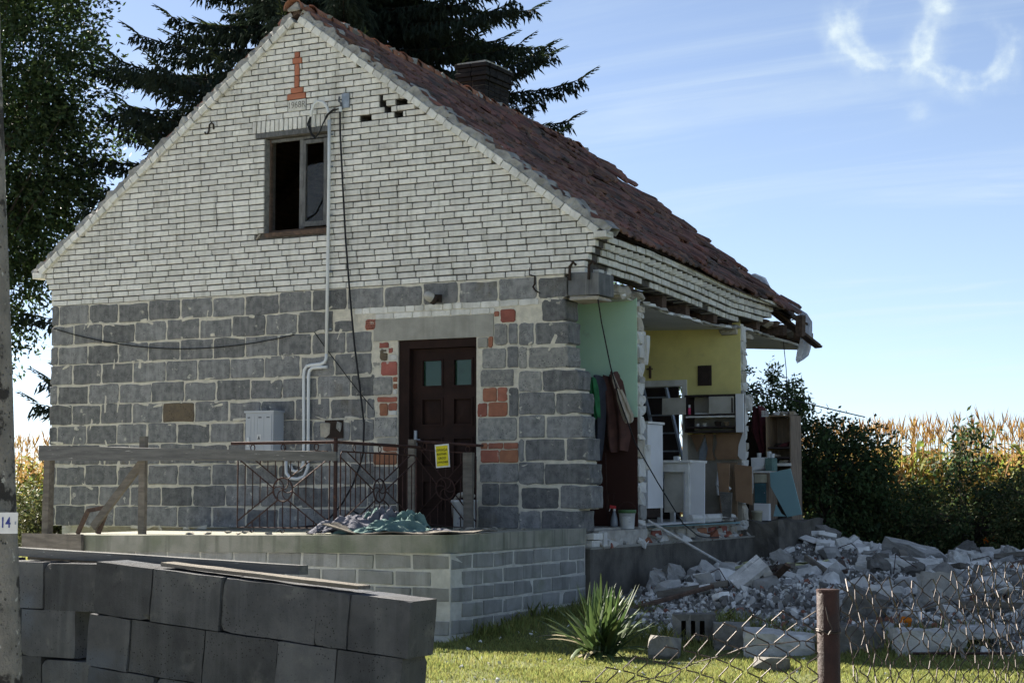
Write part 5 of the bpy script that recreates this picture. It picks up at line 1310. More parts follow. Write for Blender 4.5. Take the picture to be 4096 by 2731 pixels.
# ---- third room
wd = thing('wardrobe', 'open brown wooden wardrobe with dark shelves at the ruined end', 'wardrobe', (7.75, 6.5, FZ))
a0, a1, b0, b1, zt = 7.52, 7.90, 6.3, 6.75, 2.72
one('back', 'wardrobe_side', wd, (a0 + .02, b1 - .015, FZ + .02), (a1 - .02, b1, zt - .021)); one('side', 'cupboard_wood', wd, (a0, b0, FZ), (a0 + .02, b1, zt)); one('side', 'wardrobe_side', wd, (a1 - .02, b0, FZ), (a1, b1, zt))
for z in (2.01, 2.24, 2.10, zt - .02): one('shelf', 'cupboard_wood' if z > 2.3 else 'dark_edge', wd, (a0 + .0205, b0 + .01, z), (a1 - .0205, b1 - .016, z + .02))
one('front_rail', 'white_wood', wd, (a0 + .02, b0 - .012, 1.99), (a1, b0 - .001, 2.03))
for i, (x, z, m_, s_) in enumerate(((7.66, 2.261, 'carbon', .06), (7.75, 2.261, 'maroon', .08), (7.64, 2.121, 'bag_beige', .05), (7.72, 2.031, 'cream_paint', .05), (7.62, 2.031, 'carbon', .06), (7.80, 2.031, 'bag_beige', .05))):
    tag(place('shelf_clutter', hull_mesh('shelf_clutter', (s_ * 2, .12, s_), 12, 30 + i, m_), None, (x, 6.42, z + s_ / 2)), 'bundle of old clothes and things on the wardrobe shelves', 'clutter', 'clutter on the wardrobe shelves')
for i in range(3): tag(place('wardrobe_top_bundle', hull_mesh('wardrobe_top_bundle', (.16, .2, .06), 14, 60 + i, 'bag_beige' if i else 'rubble_pale'), None, (7.62 + .11 * i, 6.5, zt + .028)), 'crumpled grey bundle lying on top of the wardrobe', 'bundle', 'bundles on top of the wardrobe')
rk = thing('white_rack', 'small white comb rack beside the wardrobe top', 'rack', (7.48, 6.35, 2.7)); one('rail', 'sign_white', rk, (7.46, 6.3, 2.70), (7.56, 6.31, 2.715))
for i in range(5): one('tooth', 'sign_white', rk, (7.462 + i * .022, 6.3, 2.716), (7.472 + i * .022, 6.31, 2.79))
hang('hanging_robe', 'maroon', None, [(2.86, 7.24, 7.40), (2.75, 7.20, 7.46), (2.5, 7.19, 7.47), (2.3, 7.28, 7.46), (2.18, 7.34, 7.44)], 6.6, .15, 8)
tag(bpy.data.objects['hanging_robe'], 'dark maroon robe hanging beside the wardrobe', 'robe')
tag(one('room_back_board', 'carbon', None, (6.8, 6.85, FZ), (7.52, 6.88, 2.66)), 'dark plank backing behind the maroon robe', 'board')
cu = thing('cupboard', 'small cream cupboard with dark teal door in the ruined room', 'cupboard', (7.57, 6.0, FZ))
one('carcass', 'wardrobe_side', cu, (7.40, 5.905, FZ), (7.70, 6.25, 1.89)); one('worktop', 'white_wood', cu, (7.38, 5.87, 1.891), (7.72, 6.26, 1.915)); one('drawer', 'cream_paint', cu, (7.49, 5.885, 1.755), (7.67, 5.904, 1.87)); one('cupboard_door', 'teal_dark', cu, (7.49, 5.887, 1.44), (7.66, 5.904, 1.745)); one('knob', 'galv', cu, (7.635, 5.875, 1.60), (7.648, 5.886, 1.615))
tag(place('plastic_bag', hull_mesh('plastic_bag', (.25, .2, .2), 24, 77, 'white_board'), None, (7.52, 6.0, 2.015)), 'pale crumpled plastic bag on the cream cupboard', 'bag')
tag(one('green_crate', 'cloth_green', None, (7.655, 5.88, 1.918), (7.755, 6.1, 2.10), .003), 'pale green plastic tub beside the plastic bag', 'tub')
for i, (x, h) in enumerate(((7.47, .07), (7.62, .09), (7.67, .06))): tag(MB().lathe([(0, 0), (.03, 0), (.034, h), (0, h)], (x, 6.15, 2.106), 10).build('mug', 'white_plastic'), ('white mug nearest the torn wall end', 'tall white mug among the bags', 'low white mug by the wardrobe')[i], 'mug')
tq = MB().prism([(7.74, 1.89), (8.04, 1.95), (8.20, 1.31), (7.985, 1.27), (7.745, 1.70)], 5.84, 5.86, .002)
tag(tq.build('turquoise_board', 'teal_paint'), 'slanting turquoise board leaning on the wardrobe', 'board')
tag(MB().prism([(7.80, 1.28), (7.98, 1.28), (7.92, 1.32), (7.84, 1.45)], 5.79, 5.80).build('turquoise_offcut', 'teal_paint'), 'small turquoise offcut at the foot of the slanting board', 'board')
tag(one('white_carton', 'white_board', None, (7.54, 5.72, FZ), (7.76, 5.80, 1.46), .003), 'white flat carton standing at the cupboard foot', 'carton')
bucket('cream_tub', 'small cream tub in front of the white carton', (7.62, 5.62, FZ - .03), .065, .075, .17, 'cream_paint')
# stub of floor wall under the wardrobe
tag(place('earth_ledge', rough_mesh('earth_ledge', (.86, 1.95, 1.08), 77, 'plinth', 9, .05, (.72, .8)), None, (7.62, 6.28, .675)), 'crumbling earth ledge under the wardrobe', 'ledge', kind='structure')
# wires in the open air
tag(MB().tube([(7.66, 5.2, 3.02), (7.9, 6.0, 2.95), (8.35, 7.0, 2.80), (8.6, 7.6, 2.72)], .009, 5).build('stray_cable', 'black_cable'), 'stray dark cable sticking out of the torn wall', 'cable')
tag(MB().tube([(7.70, 6.6, 3.80), (7.72, 6.65, 3.4), (7.72, 6.7, 2.95)], .006, 4).build('dangling_wire', 'black_cable'), 'thin wire dangling from the broken ceiling end', 'wire')
tag(MB().tube([(7.63, 6.35, 4.02), (7.9, 6.9, 4.18)], .007, 4).build('roof_wire', 'black_cable'), 'taut wire between the ceiling stub and the roof board', 'wire')
# lace curtain caught on the rear roof edge
def strip(name, pts, w0, mat, parent):
    v = []; n = 9
    for k, (p, nx, w) in enumerate(pts):
        for i in range(n + 1):
            t = i / n - .5; q = Vector(p) + Vector(nx) * w * t; q += Vector((.025, -.03, .012)) * math.sin(i * 2.3 + k * .35) * 1.0; v.append(q)
    f = [(j * (n + 1) + i, j * (n + 1) + i + 1, (j + 1) * (n + 1) + i + 1, (j + 1) * (n + 1) + i) for j in range(len(pts) - 1) for i in range(n)]
    return mkobj(name, mkmesh(name, v, f, True), mat, parent)
lc = thing('lace_curtain', 'white lace curtain caught on the splintered roof edge', 'curtain', (7.9, 8.3, 4.0))
E_ = lambda u, n_=.06: RP(1, u, yend(u) + .02, n_)
strip('drape', [(E_(3.9), (.3, .9, .2), .14), (E_(4.1, .09), (.3, .9, .25), .2), (E_(4.3, .05), (.3, .9, .1), .09), (E_(4.6, .05), (.3, .9, .1), .08), (E_(4.9, .06), (.3, .9, .1), .09), (E_(5.05, .06), (.5, .85, 0), .12), (E_(5.18, .0), (.6, .8, 0), .16), (E_(5.26, -.12), (.6, .8, 0), .2), (E_(5.33, -.24), (.6, .8, .1), .24), (E_(5.38, -.36), (.6, .8, .2), .26), (E_(5.42, -.46), (.6, .8, .3), .24), (E_(5.43, -.53), (.6, .8, .5), .10)], .3, 'lace', lc)

# ================================================================== foreground
# ---- leaning wall of black blocks by the street
fw = thing('black_block_wall', 'leaning stub of black concrete block wall in the foreground', 'wall', (11.1, -10.8, .1))
FR = Euler((0, R(4.4), 0)).to_matrix(); FO = Vector((10.19, -10.9, 1.345))
fbm = {}
def fblock(u0, u1, r, yo=0.0, mat='dark_slab_block'):
    w, h, dp = u1 - u0 - .006, .252, .22
    key = (round(w, 2),)
    if key not in fbm: fbm[key] = [rough_mesh('block', (w, dp, h), 50 + len(fbm) * 3 + i, mat, 7, .0028, (.80, .86)) for i in range(3)]
    c = FO + FR @ Vector(((u0 + u1) / 2, .11 + yo, -(r + .5) * .258))
    place('block', rng.choice(fbm[key]), fw, c, (0, R(4.4), rng.gauss(0, .012)))
for r, cuts in enumerate(([0.0, .36, .78, 1.32, 1.50, 1.83], [-.02, .25, .70, 1.12, 1.45, 1.80], [.0, .42, .86, 1.34, 1.76], [0, .45, .9, 1.4, 1.75], [.05, .5, .95, 1.45, 1.76])):
    for a, b in zip(cuts, cuts[1:]): fblock(a, b, r, rng.uniform(-.008, .008))
# return side, running back to the left
LB = [rough_mesh('block', (.428, .22, .238), 90 + i, 'dark_slab_block', 7, .0028, (.80, .86)) for i in range(4)]
Lx = Vector((-.985, .16, 0)).normalized()
for r in range(5):
    u = .03 + (.18 if r % 2 else 0)
    while u < 1.1:
        l = .44; c = Vector((10.17, -10.82, 1.325 - (r + .5) * .244)) + Lx * (u + l / 2) + Vector((0, .12, 0)); c.z += rng.uniform(-.004, .004)
        place('block', rng.choice(LB), fw, c, (0, R(1), math.atan2(Lx.y, Lx.x) + rng.gauss(0, .015))); u += l
one('core', 'dark_mortar', fw, (10.25, -10.80, .1), (11.75, -10.72, 1.05))
def plank(label, a, b, w, d, mat='old_wood', n=8, sag=0.0, name='plank'):
    a, b = Vector(a), Vector(b); v = []; side = (b - a).cross(Vector((0, 0, 1))).normalized()
    for i in range(n + 1):
        t = i / n; c = a.lerp(b, t) - Vector((0, 0, sag * 4 * t * (1 - t)))
        ww = w / 2 * (1 + rng.uniform(-.07, .07))
        for s_, z in ((-1, 0), (1, 0), (1, d), (-1, d)): v.append(c + side * ww * s_ + Vector((0, 0, z + rng.uniform(-.002, .002))))
    f = [(i * 4 + q, i * 4 + (q + 1) % 4, i * 4 + 4 + (q + 1) % 4, i * 4 + 4 + q) for i in range(n) for q in range(4)] + [(3, 2, 1, 0), (n * 4, n * 4 + 1, n * 4 + 2, n * 4 + 3)]
    return tag(MB().add(v, f).build(name, mat), label, 'plank')
plank('long weathered plank lying over the black block wall', (9.36, -10.60, 1.345), (11.26, -10.66, 1.292), .07, .045, 'grey_board')
plank('thin plank under the long one on the black block wall', (9.40, -10.50, 1.325), (11.18, -10.56, 1.292), .09, .022, 'old_wood')
plank('short pale plank sloping down the top of the black block wall', (10.55, -10.80, 1.325), (11.72, -10.84, 1.246), .1, .018, 'old_wood', name='plank')
tag(place('mortar_scrap', hull_mesh('mortar_scrap', (.2, .1, .05), 14, 5, 'rubble_pale'), None, (9.42, -10.45, 1.33)), 'white mortar scrap on the far end of the black block wall', 'debris')

# ---- utility pole with house number
po = thing('utility_pole', 'lichen stained concrete utility pole at the edge of view', 'pole', (10.85, -12.3, 0))
pv = []; k = 28; n = 18
for i in range(k + 1):
    z = 0 + 8.0 * i / k; r = .172 - .004 * z; cx = 10.913 - .047 * (z - .92)
    for q in range(n):
        a = 2 * math.pi * q / n; rr = r * (1 + rng.uniform(-.008, .008)); pv.append((cx + rr * math.cos(a), -12.40 - .025 * (z - .92) + rr * math.sin(a), z))
pf = [(i * n + q, i * n + (q + 1) % n, (i + 1) * n + (q + 1) % n, (i + 1) * n + q) for i in range(k) for q in range(n)] + [tuple(k * n + q for q in range(n))]
mkobj('shaft', mkmesh('shaft', pv, pf, True), 'pole_concrete', po)
fwd = Vector((-math.sin(YAW), math.cos(YAW), 0)); rgt = Vector((math.cos(YAW), math.sin(YAW), 0))
np_ = thing('number_plate', 'white house number plate reading 14 on the pole', 'sign', (10.98, -12.5, 1.57))
PC = Vector((11.079, -12.522, 1.572)); PR = Matrix.Rotation(YAW, 3, 'Z')
MB().box(PC, (.205, .004, .082), PR).build('plate', 'sign_white', np_)
q = PC + rgt * .055 - fwd * .0035
text('digits', '14', .058, 'ink_blue', np_, q, (R(90), 0, YAW), .0004, sx=.72, off=.0008)
q = PC + rgt * .094 - fwd * .003; MB().box(q, (.005, .003, .012), PR).build('rivet', 'galv', np_)

# ---- rusty chain link fence and its post
fp = thing('fence_post', 'brown painted steel fence post with a wire tie', 'post', (14.34, -12.2, 0))
MB().lathe([(0, 1.392), (.030, 1.394), (.0355, 1.388), (.0355, 0.0)], (14.36, -12.25, 0), 20).build('pipe', 'post_paint', fp, True)
MB().lathe([(.028, 1.3945), (.036, 1.393), (.0365, 1.386)], (14.36, -12.25, 0), 20).build('rim', 'rust', fp)
for z in (1.262, 1.2675): MB().tube([(14.36 + .039 * math.cos(a), -12.25 + .039 * math.sin(a), z + .003 * math.sin(2 * a)) for a in [R(d) for d in range(0, 361, 24)]], .0022, 4, False).build('wire_tie', 'wire', fp)
MB().tube([(14.365, -12.29, 1.34), (14.375, -12.295, 1.30), (14.385, -12.29, 1.275), (14.375, -12.30, 1.255), (14.36, -12.295, 1.265)], .0022, 4).build('wire_end', 'wire', fp)
def chain_link(name, label, surf, ncol, nrow, W, H, group, jag=1):
    """surf(u,v) -> world point; woven zigzag wires running down the sheet, each wire its own part"""
    o = thing(name, label, 'fence', surf(W / 2, 0)); cu = W / ncol; cvh = H / nrow
    for c in range(ncol + 1):
        pts = []; top = 1 if jag else 0
        for k in range(nrow * 2 + 1 + top):
            v = H + cvh * .45 - k * cvh / 2 if top else H - k * cvh / 2
            u = c * cu + (cu * 1.03 if (k + c) % 2 else -cu * .03)
            p0 = surf(u, v); p = p0 + Vector((0, 0, 0))
            # rounded bend: two points each side of the vertex
            pts.append(p)
        pp = [pts[0]]
        for a, b, d in zip(pts, pts[1:], pts[2:]):
            pp += [b.lerp(a, .16), b.lerp(d, .16)]
        pp.append(pts[-1])
        off = Vector((.0022 * (-1) ** c, .0022 * (-1) ** c, 0))
        MB().tube([p + off for p in pp], .0023, 4, False).build('wire', 'wire', o)
    for vv in (H - cvh * 1.0,):
        MB().tube([surf(W * i / 24, vv + .004 * math.sin(i * 1.7)) for i in range(25)], .0018, 4, False).build('tension_wire', 'wire', o)
    return o
def s1(u, v):
    s_ = .02 * math.sin(u * 4 + v * 3) + .012 * math.sin(v * 9 + u)
    return Vector((14.40 + .06 * u + s_ + .012 * math.sin(u * 31 + v * 17), -12.24 + u + .008 * math.sin(v * 23 + u * 41), .30 + v * (1.0 + .015 * math.sin(u * 5)) + .01 * math.sin(u * 7)))
chain_link('chain_link_fence', 'rusty chain link fence running back past the rubble', s1, 46, 15, 2.9, 1.07, None)
def s2(u, v):
    d = max(0.0, min(1.0, u / .9)); x = 14.335 - u * .93; yv = -12.26 - .22 * u + .03 * math.sin(u * 9 + v * 4)
    top = 1.30 - .19 * d ** 1.3 - .20 * max(0, u - .35)
    return Vector((x + .02 * math.sin(v * 8 + u * 5), yv - .05 * v, .22 + v / 1.07 * (top - .22) + .012 * math.sin(u * 11)))
chain_link('chain_link_fence', 'collapsed end of rusty chain link netting drooping beside the post', s2, 24, 16, 1.15, 1.07, None)

# ================================================================== rubble
RX0, RY0 = 7.72, -2.9
def hh(x, y):
    """height of the heap over the ground"""
    if x < 7.6 or y < -2.6: pass
    e = min(1, max(0, (x - 7.72) / .5 + .75)); e *= min(1, max(0, (16.5 - x) / 1.4))
    f = min(1, max(0, (y + 2.45 - max(0, 9.2 - x) * 1.2) / 2.6)); b = min(1, max(0, (9.3 - y) / 1.6))
    n = .5 * math.sin(x * 2.1 + y * .7) * math.sin(y * 1.6 - x * .5) + .3 * math.sin(x * 4.3 + 1) * math.sin(y * 3.7)
    h = .19 + .09 * min(1, max(0, (y + 1) / 8)) + .09 * n
    if x < 9.2: h = h * (.55 + .45 * (x - 7.7) / 1.5) + .05 * min(1, max(0, (y - 2) / 3)) + .30 * min(1, max(0, (y - 4.6) / 2)) * max(0, min(1, (9.2 - x)))
    return max(0, h * e * f * b)
v, f = [], []; nx, ny = 90, 120
for j in range(ny + 1):
    for i in range(nx + 1):
        x = 7.66 + 9.0 * i / nx; y = -2.8 + 12.2 * j / ny; h = hh(x, y)
        v.append((x, y, gz(x, y) - .03 + (h + .05 * math.sin(i * 2.3 + j * 1.1) * math.sin(j * 1.9 - i * .7) * min(1, h * 5) if h > .005 else -.03)))
for j in range(ny):
    for i in range(nx): f.append((j * (nx + 1) + i, j * (nx + 1) + i + 1, (j + 1) * (nx + 1) + i + 1, (j + 1) * (nx + 1) + i))
tag(mkobj('rubble_heap', mkmesh('rubble_heap', v, f, True), 'heap_soil'), 'dusty heap of demolition rubble along the lost side wall', 'rubble', kind='stuff')
small = {}
for m_ in ('rubble_gray', 'rubble_dark', 'rubble_pale'):
    small[m_] = ([mesh_arrays(hull_mesh('stone', (1, rng.uniform(.6, 1), rng.uniform(.4, .8)), 11, 1000 + i, m_)) for i in range(8)], MB())
def hz(x, y): return gz(x, y) - .03 + hh(x, y)
for m_, num in (('rubble_gray', 8500), ('rubble_dark', 7000), ('rubble_pale', 5500)):
    Vs, Fs, o_ = [], [], 0
    for q in range(num):
        while True:
            x = rng.uniform(7.7, 16) if rng.random() < .3 else rng.uniform(7.8, 13.5); y = rng.uniform(-2.7, 9.2) if rng.random() < .4 else rng.uniform(-2.6, 5); h = hh(x, y)
            if h > .02 and rng.random() < .25 + h * 2.2: break
        va, fa = rng.choice(small[m_][0]); s_ = rng.uniform(.02, .085) * (1.7 if rng.random() < .10 else 1)
        ro = np.array(Euler((rng.uniform(0, 6), rng.uniform(0, 6), rng.uniform(0, 6))).to_matrix())
        Vs.append((va * s_) @ ro.T + (x, y, hz(x, y) + s_ * .2)); Fs += [tuple(i + o_ for i in f_) for f_ in fa]; o_ += len(va)
    small[m_][1].v = np.concatenate(Vs).tolist(); small[m_][1].f = Fs
for m_, lab in (('rubble_gray', 'grey rubble fragments covering the heap'), ('rubble_dark', 'dark rubble fragments covering the heap'), ('rubble_pale', 'pale rubble fragments covering the heap')):
    tag(small[m_][1].build('rubble', m_), lab, 'rubble', kind='stuff')
# larger pieces one can pick out
def drop(name, me, x, y, dz=0.0, rot=(0, 0, 0), label=None, cat='rubble', group=None, sc=(1, 1, 1)):
    o = place(name, me, None, (x, y, hz(x, y) + dz), rot, sc); o['kind'] = 'thing'; return tag(o, label, cat, group)
pool = {
    'concrete_chunk': ([hull_mesh('concrete_chunk', (rng.uniform(.22, .42), rng.uniform(.2, .32), rng.uniform(.14, .24)), 20, 2000 + i, 'rubble_gray') for i in range(6)], 'grey broken concrete chunk lying in the rubble heap', 'concrete chunks in the rubble', 'concrete chunk'),
    'wall_block': ([rough_mesh('wall_block', (.46 - .07 * (i % 3), .24, .22), 2100 + i, 'rubble_gray' if i % 2 else 'rubble_dark') for i in range(6)], 'whole grey wall block tumbled onto the rubble heap', 'tumbled blocks in the rubble', 'block'),
    'broken_brick': ([cham_mesh('broken_brick', (.25 if i % 2 else .17, .12, .07), .006, .008, 2200 + i, 'rubble_pale') for i in range(5)], 'pale loose brick lying on the rubble heap', 'loose bricks in the rubble', 'brick'),
    'plaster_slab': ([hull_mesh('plaster_slab', (rng.uniform(.25, .5), rng.uniform(.2, .4), .05), 14, 2300 + i, 'rubble_pale') for i in range(5)], 'flat pale slab of plaster on the rubble heap', 'plaster slabs in the rubble', 'plaster slab')}
for nm, num in (('concrete_chunk', 84), ('wall_block', 44), ('broken_brick', 80), ('plaster_slab', 30)):
    mes, lab, grp, cat = pool[nm]; c = 0
    while c < num:
        x = rng.uniform(7.9, 14.5); y = rng.uniform(-2.4, 8.6)
        if hh(x, y) < .1: continue
        if nm == 'broken_brick' and c < 30: x, y = rng.gauss(8.9, .5), rng.gauss(6.6, .7)
        if x < 7.8 or y > 9: continue
        drop(nm, rng.choice(mes), x, y, .06, (rng.gauss(0, .35), rng.gauss(0, .35), rng.uniform(0, 6.28)), lab, cat, grp); c += 1
for i in range(16):
    L_ = rng.uniform(.5, 1.4); x, y = rng.uniform(8.6, 13), rng.uniform(-1.6, 7.5)
    drop('broken_timber', cham_mesh('broken_timber', (L_, rng.uniform(.04, .11), rng.uniform(.03, .07)), .006, .008, 700 + i, 'old_wood' if i % 3 else 'dark_wood'), x, y, .10, (rng.gauss(0, .2), rng.gauss(0, .25), rng.uniform(0, 6.28)), 'splintered length of timber lying across the rubble', 'timber', 'splintered timbers in the rubble')
for i in range(10):
    x, y = rng.uniform(8.4, 12.8), rng.uniform(-1.8, 6); z = hz(x, y); a = rng.uniform(0, 6.28); l = rng.uniform(.25, .6)
    tag(MB().tube([(x, y, z), (x + l * .4 * math.cos(a), y + l * .4 * math.sin(a), z + rng.uniform(.1, .3)), (x + l * math.cos(a + .5), y + l * math.sin(a + .5), z + rng.uniform(.02, .25))], .006, 5).build('bent_wire', 'rust'), 'rusty bent wire sticking out of the rubble', 'wire', 'bent wires in the rubble')
tv = MB()
for i in range(900):
    x, y = rng.uniform(7.8, 14), rng.uniform(-2.3, 8)
    if hh(x, y) < .05: continue
    va, fa = small['rubble_gray'][0][i % 8]; ro = Euler((rng.uniform(0, 6), rng.uniform(0, 6), rng.uniform(0, 6))).to_matrix(); s_ = rng.uniform(.03, .10)
    tv.add([ro @ Vector((p[0] * s_, p[1] * s_, p[2] * s_ * .45)) + Vector((x, y, hz(x, y) + .02)) for p in va], fa)
tag(tv.build('rubble', 'tile_shard'), 'red tile and brick shards strewn through the heap', 'rubble', kind='stuff')
# named pieces
def hollow_block(label, x, y, z, rot, mat='rubble_dark'):
    o = thing('hollow_block', label, 'block', (x, y, z)); o.rotation_euler = rot
    m = MB(); L_, D_, H_ = .40, .24, .24
    for lo, hi in (((-.2, -.12, -.12), (-.12, .12, .12)), ((-.075, -.12, -.12), (-.03, .12, .12)), ((.015, -.12, -.12), (.055, .12, .12)), ((.10, -.12, -.12), (.2, .12, .12)), ((-.2, .05, -.12), (.2, .119, .12)), ((-.2, -.119, .06), (.2, .119, .12)), ((-.2, -.119, -.121), (.2, .119, -.09))): m.b2(lo, hi, .003)
    ob = mkobj('body', mkmesh('body', m.v, m.f), mat); ob.parent = o
    dk = MB().b2((-.15, .03, -.1), (.12, .048, .07)); oc = mkobj('cavity', mkmesh('cavity', dk.v, dk.f), 'carbon'); oc.parent = o
    return o
hollow_block('dark hollow block with three slots at the front of the rubble', 9.80, -2.12, .39, (0, 0, R(20)))
hollow_block('hollow block tipped on its corner near the rotten pole', 9.55, .15, .72, (R(35), R(-38), R(30)), 'rubble_gray')
bigs = (
    ('broken_slab', 'big tilted concrete slab near the back of the rubble', (.85, .6, .2), 9.75, 6.2, .04, (R(-6), R(12), R(-32)), 'rubble_gray', 22),
    ('broken_slab', 'rough grey boulder of masonry beside the big tilted slab', (.5, .42, .26), 10.35, 6.3, .02, (R(15), R(12), R(20)), 'rubble_gray', 16),
    ('broken_slab', 'long low concrete slab in the middle of the rubble', (.95, .36, .18), 10.55, 2.3, .05, (R(4), R(3), R(8)), 'rubble_gray', 26),
    ('broken_slab', 'wide dark slab by the right edge of the rubble', (1.0, .55, .18), 12.05, 1.7, .03, (R(3), R(-4), R(15)), 'rubble_dark', 26),
    ('broken_slab', 'large pale rounded masonry chunk at the front of the rubble', (.62, .38, .30), 10.78, -2.52, .0, (R(4), R(3), R(22)), 'rubble_gray', 26),
    ('broken_slab', 'rough squarish block with broken face beside the slotted block', (.34, .30, .30), 10.25, -2.30, .02, (0, 0, R(24)), 'rubble_dark', 20),
    ('broken_slab', 'grey block with white topping in front of the fence netting', (.48, .34, .30), 11.42, -2.3, .02, (0, R(2), R(22)), 'rubble_dark', 26),
    ('broken_slab', 'grey stone standing alone on the grass by the yucca', (.30, .24, .24), 9.86, -2.98, .06, (0, .1, .3), 'rubble_dark', 18),
    ('broken_slab', 'low grey stone on the grass in front of the rubble', (.34, .2, .14), 11.15, -3.75, .05, (0, 0, .3), 'rubble_dark', 14),
    ('broken_slab', 'slab leaning at an angle behind the fence post', (.38, .22, .28), 11.15, -1.1, .05, (R(12), R(20), R(10)), 'rubble_dark', 20),
    ('broken_slab', 'upright broken slab behind the netting in the rubble', (.4, .16, .36), 11.75, -.6, .08, (R(-14), R(8), R(35)), 'rubble_gray', 22),
    ('broken_slab', 'pale flat slab at the front below the netting', (.7, .4, .12), 12.35, -1.9, .08, (R(6), R(-4), R(12)), 'rubble_gray', 18),
    ('broken_slab', 'stack of flat grey stone behind the netting', (.6, .4, .22), 12.05, -2.25, .05, (0, 0, R(30)), 'rubble_gray', 22))
for i, (nm, lab, d, x, y, dz, ro, m_, n_) in enumerate(bigs):
    if n_ >= 20: me = rough_mesh(nm, d, 3000 + i, m_)
    else: me = hull_mesh(nm, d, n_ + 6, 3000 + i, m_)
    drop(nm, me, x, y, dz + d[2] * .25, ro, lab, 'slab' if i < 4 else 'stone')
for i in range(9): drop('yellow_plaster', hull_mesh('yellow_plaster', (.3, .22, .03), 12, 40 + i % 4, 'yellow_plaster'), 8.75 + rng.uniform(-.5, .8), 2.9 + rng.uniform(-.5, .5), .09, (rng.gauss(0, .25), rng.gauss(0, .25), rng.uniform(0, 6)), 'flake of pale yellow painted plaster on the rubble', 'plaster', 'yellow plaster flakes on the rubble')
rp = thing('rotten_pole', 'long grey wooden pole slanting from the floor into the rubble', 'pole', (7.8, 3.0, .8))
MB().tube([(7.60, 1.86, 1.29), (7.82, 2.55, 1.0), (8.04, 3.28, .70)], [.017, .018, .021], 8).build('shaft', 'rubble_gray', rp, True); place('butt', hull_mesh('butt', (.17, .17, .15), 20, 4, 'lump'), rp, (8.07, 3.36, .68))
tag(MB().tube([(11.95, -1.6, .75), (12.35, -2.35, .35), (12.5, -2.7, .2)], [.02, .02, .018], 6).build('broken_stick', 'old_wood'), 'broken wooden stick slanting behind the netting', 'stick')
tag(MB().tube([(12.0, -2.55, .27), (12.8, -2.35, .29)], .012, 6).build('rusty_rod', 'rust'), 'rusty iron rod lying on the grass behind the netting', 'rod')
tag(MB().tube([(10.45, 3.6, .62), (10.5, 3.5, .80), (10.62, 3.45, .86), (10.75, 3.5, .78), (10.78, 3.55, .60)], .016, 6).build('bent_hoop', 'white_plastic'), 'pale bent plastic hoop sticking out of the rubble', 'hoop')
tag(place('white_rag', hull_mesh('white_rag', (.16, .12, .16), 22, 9, 'lime'), None, (11.32, .75, hz(11.32, .75) + .12)), 'white crumpled rag on the rubble behind the netting', 'rag')
tag(place('rusty_tin', cham_mesh('rusty_tin', (.1, .08, .12), .01, .01, 3, 'marigold'), None, (11.62, -1.35, .42), (.3, .2, .4)), 'small orange scrap among the grey stones', 'scrap')
tag(place('timber_end', cham_mesh('timber_end', (.9, .12, .1), .01, .01, 3, 'dark_wood'), None, (11.05, 5.2, .62), (.1, -.25, .6)), 'dark charred timber end sticking out of the rubble', 'timber')

# ================================================================== vegetation
def np_mesh(name, V, F):
    """V (n,3) and F (m,k) arrays"""
    me = bpy.data.meshes.new(name); n, k = F.shape
    me.vertices.add(len(V)); me.vertices.foreach_set('co', np.ascontiguousarray(V, np.float32).ravel())
    me.loops.add(n * k); me.loops.foreach_set('vertex_index', np.ascontiguousarray(F, np.int32).ravel())
    me.polygons.add(n); me.polygons.foreach_set('loop_start', np.arange(0, n * k, k, dtype=np.int32))
    me.update(calc_edges=True); return me
def unit(a): return a / np.maximum(np.linalg.norm(a, axis=1, keepdims=True), 1e-9)
def leaf_quads(C, L, Wd, D=None, droop=0.0, fold=0.0):
    """diamond leaves at C along D, length L, width Wd"""
    n = len(C)
    if D is None: D = nrg.normal(size=(n, 3))
    D = unit(D); D[:, 2] -= droop; D = unit(D); N = unit(nrg.normal(size=(n, 3))); S_ = unit(np.cross(D, N))
    L = np.broadcast_to(np.asarray(L, float).reshape(-1, 1), (n, 1)) * nrg.uniform(.7, 1.25, (n, 1)); Wd = L * Wd
    V = np.stack([C, C + D * L * .45 + S_ * Wd * .5, C + D * L, C + D * L * .45 - S_ * Wd * .5], 1).reshape(-1, 3)
    return V, np.arange(4 * n).reshape(-1, 4)
def blades(P0, P1, w):
    """two crossed tapering strips per segment"""
    n = len(P0); D = unit(P1 - P0); A = unit(np.cross(D, unit(nrg.normal(size=(n, 3))))); B = np.cross(D, A)
    w = np.broadcast_to(np.asarray(w, float).reshape(-1, 1), (n, 1)); m = P0 + (P1 - P0) * .35; out = []
    for Q in (A, B): out.append(np.stack([P0 - Q * w * .35, m - Q * w * .5, P1, m + Q * w * .5], 1))
    V = np.concatenate(out).reshape(-1, 3); return V, np.arange(len(V)).reshape(-1, 4)
def join(parts):
    Vs, Fs, o = [], [], 0
    for V, F in parts: Vs.append(V); Fs.append(F + o); o += len(V)
    return np.concatenate(Vs), np.concatenate(Fs)

